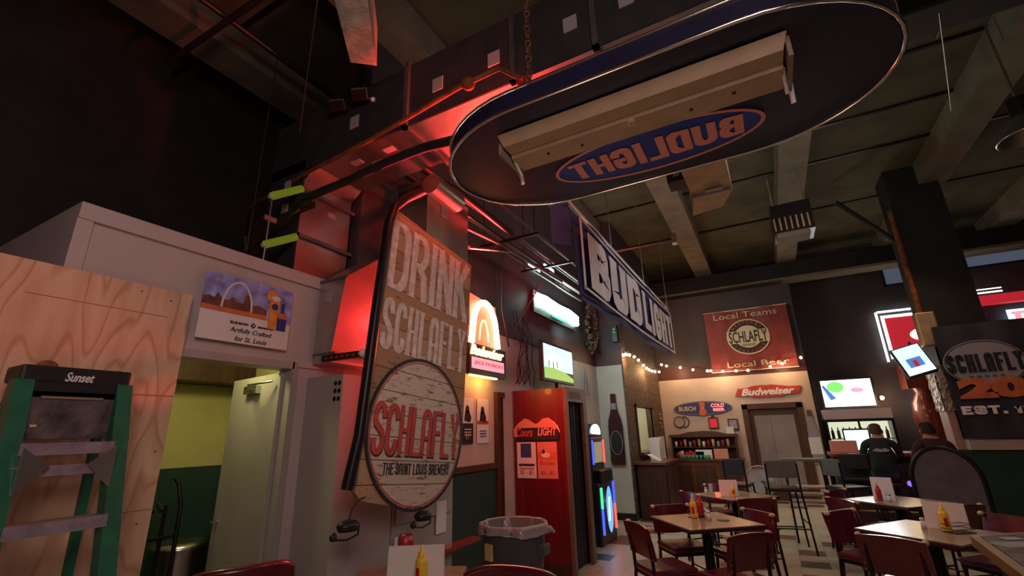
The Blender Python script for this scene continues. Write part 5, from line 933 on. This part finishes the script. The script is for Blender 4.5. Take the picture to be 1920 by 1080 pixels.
def chair(label, loc, rz):
    """front of the seat is local -Y, the backrest stands at +Y"""
    t = thing('dining_chair', label, 'chair', loc, rz, 'red vinyl dining chairs')
    part(t, 'seat', MB('oxblood_vinyl').box(-.2, .2, -.2, .2, .43, .485, .022)); sf = MB('chair_metal').box(-.19, .19, -.19, .19, .405, .43); part(t, 'seat_frame', sf)
    def bk(u, v): a = (u-.5)*.42; return (a, .215-.05*math.cos(a*5)+.0+(v-.3)*.05, .55+v*.265-.03*(1-math.cos(a*4))*(1 if v > .5 else -1))
    b = MB('oxblood_vinyl'); b.grid(bk, 16, 6); b.grid(lambda u, v: tuple(Vector(bk(1-u, v))+Vector((0, .028, 0))), 16, 6)
    for v0 in (0, 1): b.grid(lambda u, v: tuple(Vector(bk(u if v0 == 0 else 1-u, v0))+Vector((0, .028*(1-v) if v0 == 0 else .028*(1-v), 0))), 16, 1)
    for u0 in (0, 1): b.grid(lambda u, v: tuple(Vector(bk(u0, u))+Vector((0, .028*v, 0))), 6, 1)
    part(t, 'backrest', b)
    nl = MB('brass')
    for s in (-1, 1):
        for q in range(6): nl.ball((s*.195, .178+.03, .57+q*.042), .006, 5)
        part(t, 'leg', MB('chair_metal').tube([(s*.175, -.17, .42), (s*.195, -.2, 0)], .014)); part(t, 'rear_leg', MB('chair_metal').tube([(s*.185, .23, 0), (s*.17, .19, .42), (s*.165, .20, .6), (s*.165, .225, .80)], .015)); part(t, 'finial', MB('maple').ball((s*.2, .21, .80), (.022, .03, .02), 8), 'worn pale corner')
    part(t, 'nail_heads', nl)
    part(t, 'stretcher', MB('chair_metal').tube([(-.19, -.19, .18), (.19, -.19, .18)], .008).tube([(-.185, .21, .2), (.185, .21, .2)], .008).tube([(-.19, -.19, .24), (-.18, .21, .24)], .008).tube([(.19, -.19, .24), (.18, .21, .24)], .008)); return t
first = [None]
def put(label, back, face):
    """back = centre of the backrest top; face = direction the sitter looks"""
    f = Vector((face[0], face[1], 0)).normalized(); loc = (back[0]+f.x*.2, back[1]+f.y*.2, 0); rz = math.atan2(f.y, f.x)+PI/2
    if first[0] is None: first[0] = chair(label, loc, rz); return first[0]
    return dup(first[0], loc, rz, label, 'red vinyl dining chairs')
put('red vinyl chair at the left front of the middle foreground table, pale worn corner', (-1.18, 4.43), (.75, .66))
put('red vinyl chair, back to us, right front of the middle foreground table', (-.33, 4.33), (-.72, .69))
put('red vinyl chair on the far left side of the middle foreground table', (-1.13, 5.58), (.6, -.8))
put('red vinyl chair on the far right side of the middle foreground table, shiny back edge', (-.30, 5.45), (-.75, -.66))
put('red vinyl chair at the near left side of the table in front of the hutch', (-1.08, 6.68), (.75, .66))
put('red vinyl chair, back to us, at the table in front of the hutch', (-.33, 6.36), (-.35, .93))
put('red vinyl chair on the far side of the table in front of the hutch', (-.85, 7.78), (.3, -.95))
put('red vinyl chair at the left side of the table with the white menu card', (.52, 6.55), (.82, .57))
put('red vinyl chair at the near right side of the table with the white menu card', (1.48, 6.45), (-.6, .8))
put('red vinyl chair at the far left of the table with the white menu card', (.55, 7.45), (.8, -.5))
put('large red vinyl chair, back to us, at the bright right-hand table', (.60, 4.56), (.42, .9))
put('red vinyl chair on the left side of the bright right-hand table', (.42, 5.72), (.8, -.6))
put('red vinyl chair on the far side of the bright right-hand table', (1.62, 5.85), (-.75, -.66))
def big_back(label, c, hw, z, rz):
    t = thing('booth_chair', label, 'chair', c, rz, 'foreground chair backs')
    def f(u, v): a = (u-.5)*2; return (a*hw, .08*a*a-.02, z-.34+v*.34-.035*abs(a)**5*(v**3))
    b = MB('oxblood_vinyl').grid(f, 24, 8); b.grid(lambda u, v: tuple(Vector(f(1-u, v))+Vector((0, .05, 0))), 24, 8); b.tube([tuple(Vector(f(i/24, 1))+Vector((0, .025, -.004))) for i in range(25)], .027, 10).tube([tuple(Vector(f(0, i/6))+Vector((0, .025, 0))) for i in range(7)], .025, 8).tube([tuple(Vector(f(1, i/6))+Vector((0, .025, 0))) for i in range(7)], .025, 8); part(t, 'backrest', b)
    part(t, 'seat', MB('oxblood_vinyl').box(-hw+.03, hw-.03, -.45, -.02, .42, .48, .02))
    for s in (-1, 1): part(t, 'leg', MB('chair_metal').tube([(s*(hw-.05), -.42, .42), (s*(hw-.03), -.44, 0)], .015)); part(t, 'rear_leg', MB('chair_metal').tube([(s*(hw-.05), .1, 0), (s*(hw-.05), .05, .6)], .015))
    return t
big_back('oxblood chair back cut off by the bottom edge below the trash can', (-1.33, 2.45, 0), .27, .90, PI+.1)
big_back('oxblood chair back cut off by the bottom edge below the grey back-room door', (-2.70, 1.81, 0), .26, .91, 1.12)
# bar-height chairs near the glass door
def tall(label, loc, rz, bm_, w_=.2):
    t = thing('bar_chair', label, 'chair', loc, rz, 'tall chairs by the glass door'); part(t, 'seat', MB('black_plastic').box(-w_, w_, -.2, .2, .74, .79, .015)); part(t, 'backrest', MB(bm_).box(-w_, w_, .18, .205, .92, 1.14, .01), 'dull flat backrest')
    for s in (-1, 1):
        part(t, 'leg', MB('black_metal').tube([(s*w_*.9, -.18, .74), (s*w_*1.15, -.24, 0)], .013)); part(t, 'rear_leg', MB('black_metal').tube([(s*w_*1.15, .25, 0), (s*w_*.95, .19, .75), (s*w_*.95, .2, 1.1)], .013))
    part(t, 'stretcher', MB('black_metal').tube([(-w_*1.1, -.22, .25), (w_*1.1, -.22, .25)], .009).tube([(-w_*1.1, .23, .3), (w_*1.1, .23, .3)], .009).tube([(-w_*1.1, -.22, .35), (-w_*1.1, .23, .35)], .009).tube([(w_*1.1, -.22, .35), (w_*1.1, .23, .35)], .009)); return t
tall('tall chair with a dark green backrest beside the fan, in front of the hutch', (-.60, 8.2, 0), PI-.2, 'dark_green_vinyl', .15)
tall('tall chair with a grey-green flat backrest directly before the glass door', (-.05, 7.85, 0), PI+.15, 'stool_grey')
tall('tall chair with a jacket over it at the left end of the bar', (.98, 9.5, 0), PI, 'black_plastic')
tall('tall dark chair between the glass door and the bar', (.74, 8.15, 0), PI*.7, 'stool_grey', .17)
et = thing('high_table', 'narrow bar-height table before the glass door, a slatted shelf under it', 'table', (.28, 8.5, 0)); part(et, 'tabletop', MB('stool_grey').box(-.28, .28, -.2, .2, 1.09, 1.12)); part(et, 'shelf', MB('steel').box(-.24, .24, -.15, .15, .72, .74).box(-.24, .24, -.15, .15, .62, .64).box(-.24, .24, -.15, .15, .52, .54))
for sx in (-1, 1):
    for sy in (-1, 1): part(et, 'leg', MB('black_metal').tube([(sx*.25, sy*.17, 1.09), (sx*.25, sy*.17, 0)], .014))
fa = thing('floor_fan', 'round grey floor fan between the hutch and the glass door', 'fan', (-.36, 9.3, .0)); rg_ = MB('grey_paint')
for q in range(5): ring(0, .72, .06+q*.038, .06+q*.038, -.05, -.045, .004, rg_, 30)
ring(0, .72, .24, .24, -.06, .06, .012, rg_, 36); part(fa, 'cage', rg_); part(fa, 'blades', MB('clear_glass').prism([(0, .72)]+ell(0, .72, .2, .2, 24, 0, 5.5), -.01, .0)); part(fa, 'stand', MB('black_metal').tube([(0, 0, .0), (0, 0, .5)], .02).lathe([(.001, 0), (.18, 0), (.16, .03), (.001, .04)], 20))
# condiments
def bottle(label, loc, m_='mustard', s=1, cat='mustard bottle', nm_='mustard_bottle'):
    t = thing(nm_, label, cat, loc, 0, 'squeeze bottles'); part(t, 'body', MB(m_).lathe([(.001, 0), (.03*s, 0), (.031*s, .01*s), (.031*s, .125*s), (.024*s, .145*s), (.001, .146*s)], 18)); part(t, 'nozzle', MB(m_).lathe([(.02*s, .145*s), (.018*s, .165*s), (.008*s, .175*s), (.004*s, .205*s), (.001, .206*s)], 12))
    part(t, 'bottle_label', MB('ketchup').box(-.012, .012, -.0325*s, -.030*s, .04*s, .1*s)); return t
def caddy(label, loc, rz=0):
    t = thing('condiment_caddy', label, 'caddy', loc, rz, 'wire caddies'); 
    rk = MB('black_metal').box(-.09, .09, -.055, .055, 0, .006)
    for z in (.03, .06): rk.tube([(-.09, -.055, z), (.09, -.055, z), (.09, .055, z), (-.09, .055, z), (-.09, -.055, z)], .0025, 6)
    part(t, 'rack', rk); return t
def shaker(label, loc): 
    t = thing('salt_shaker', label, 'shaker', loc, 0, 'shakers'); part(t, 'glass', MB('salt_white').lathe([(.001, 0), (.02, 0), (.018, .06), (.001, .062)], 12)); part(t, 'cap', MB('steel').lathe([(.018, .06), (.019, .075), (.01, .085), (.001, .086)], 12))
def menu(label, loc, rz, wd=.15, h_=.19, m_='white_paper'):
    t = thing('table_tent', label, 'menu card', loc, rz, 'menu cards on the tables'); part(t, 'card', MB(m_).hexa([(-wd/2, -.035, 0), (wd/2, -.035, 0), (wd/2, -.032, 0), (-wd/2, -.032, 0), (-wd/2, -.002, h_), (wd/2, -.002, h_), (wd/2, .001, h_), (-wd/2, .001, h_)]).hexa([(-wd/2, .032, 0), (wd/2, .032, 0), (wd/2, .035, 0), (-wd/2, .035, 0), (-wd/2, .0, h_), (wd/2, .0, h_), (wd/2, .003, h_), (-wd/2, .003, h_)])); return t
zt = .75
caddy('wire caddy on the middle foreground table', (-.82, 5.3, zt), .2); bottle('yellow mustard bottle on the middle foreground table', (-.84, 5.22, zt+.006)); bottle('red ketchup bottle behind the mustard on the middle foreground table', (-.79, 5.33, zt+.006), 'ketchup', .95, 'ketchup bottle', 'ketchup_bottle'); shaker('salt shaker beside the mustard on the middle foreground table', (-.73, 5.26, zt)); shaker('second shaker right of the mustard on the middle foreground table, nearest us', (-.70, 5.17, zt))
one('coaster', MB('stool_grey').lathe([(.001, 0), (.055, 0), (.055, .006), (.001, .006)], 24), 'round grey coaster on the middle foreground table', 'coaster', (-.58, 5.2, zt))
menu('photo card with blue and yellow pictures on the table in front of the hutch', (-.66, 7.0, zt), .2, .22, .19); bottle('mustard bottle behind the photo card on the table before the hutch', (-.60, 6.93, zt), 'mustard', .8); one('glass_candle', MB('lit_panel').lathe([(.001, 0), (.03, 0), (.035, .05), (.001, .05)], 12), 'small orange glowing candle on the table before the hutch', 'candle', (-.78, 6.85, zt)); shaker('shaker on the left of the table before the hutch', (-.95, 7.1, zt))
menu('white menu card on the table before the seated man', (.98, 7.15, zt), -.3, .2, .24); bottle('ketchup bottle leaning against the white menu card', (.92, 7.05, zt), 'ketchup', .9, 'ketchup bottle', 'ketchup_bottle'); shaker('shaker on the table before the seated man', (1.0, 7.0, zt))
menu('large white card on the bright right-hand table', (1.12, 5.42, zt), -.35, .27, .2); bottle('mustard bottle in front of the large white card on the right-hand table', (1.08, 5.28, zt), 'mustard', 1.05); shaker('shaker left of the mustard on the right-hand table', (.95, 5.36, zt)); caddy('wire caddy behind the mustard on the right-hand table', (1.15, 5.27, zt), .6)
bottle('large yellow mustard bottle at the bottom edge below the wooden sign', (-1.955, 2.42, zt), 'mustard', 1.12)
menu('white folded card behind the mustard at the bottom edge', (-2.06, 2.50, zt), .55, .34, .20)
one('red_candle_glass', MB('red_glass').lathe([(.001, 0), (.035, 0), (.05, .03), (.054, .09), (.045, .12), (.04, .12), (.048, .09), (.001, .02)], 20), 'ribbed red glass candle holder beside the folded card, bottom edge', 'candle holder', (-2.27, 2.64, zt+.1)); one('napkin_box', MB('black_metal').box(-.07, .07, -.07, .07, 0, .1, .005), 'low dark napkin box under the red glass candle holder', 'box', (-2.27, 2.64, zt))
# arcade-like table at right edge
gt_ = thing('display_table', 'wood-edged table with a dark glass top over cards, cut off at the lower right corner', 'table', (.93, 3.98, 0), 0)
tq = [(-.02, 0), (.85, .62), (.85, -1.5), (-.13, -1.5)]
def poly(pts, z0, z1, m_): return slab(pts, z0, z1, m_)
ins = [(.02, -.04), (.82, .55), (.82, -1.47), (-.075, -1.47)]
part(gt_, 'glass_top', poly(ins, .945, .952, 'work_tray')); part(gt_, 'edge', poly(tq, .89, .946, 'display_wood'), 'worn wooden edge'); part(gt_, 'cabinet', poly([(.05, -.1), (.8, .45), (.8, -1.4), (-.04, -1.4)], .0, .89, 'black_plastic'))
for x, y, r_, m_, lab in ((.14, -.08, .05, 'banner_grey', 'oval pale card at the tip of the display table'), (.1, -.25, .09, 'clear_glass', 'pale leaflet under the glass of the display table'), (.25, -.2, .08, 'red_plastic', 'red card under the glass of the display table')):
    one('table_card', MB(m_).box(-r_, r_, -r_*.6, r_*.6, 0, .004), lab, 'card', (.93+x, 3.98+y, .953), .5)
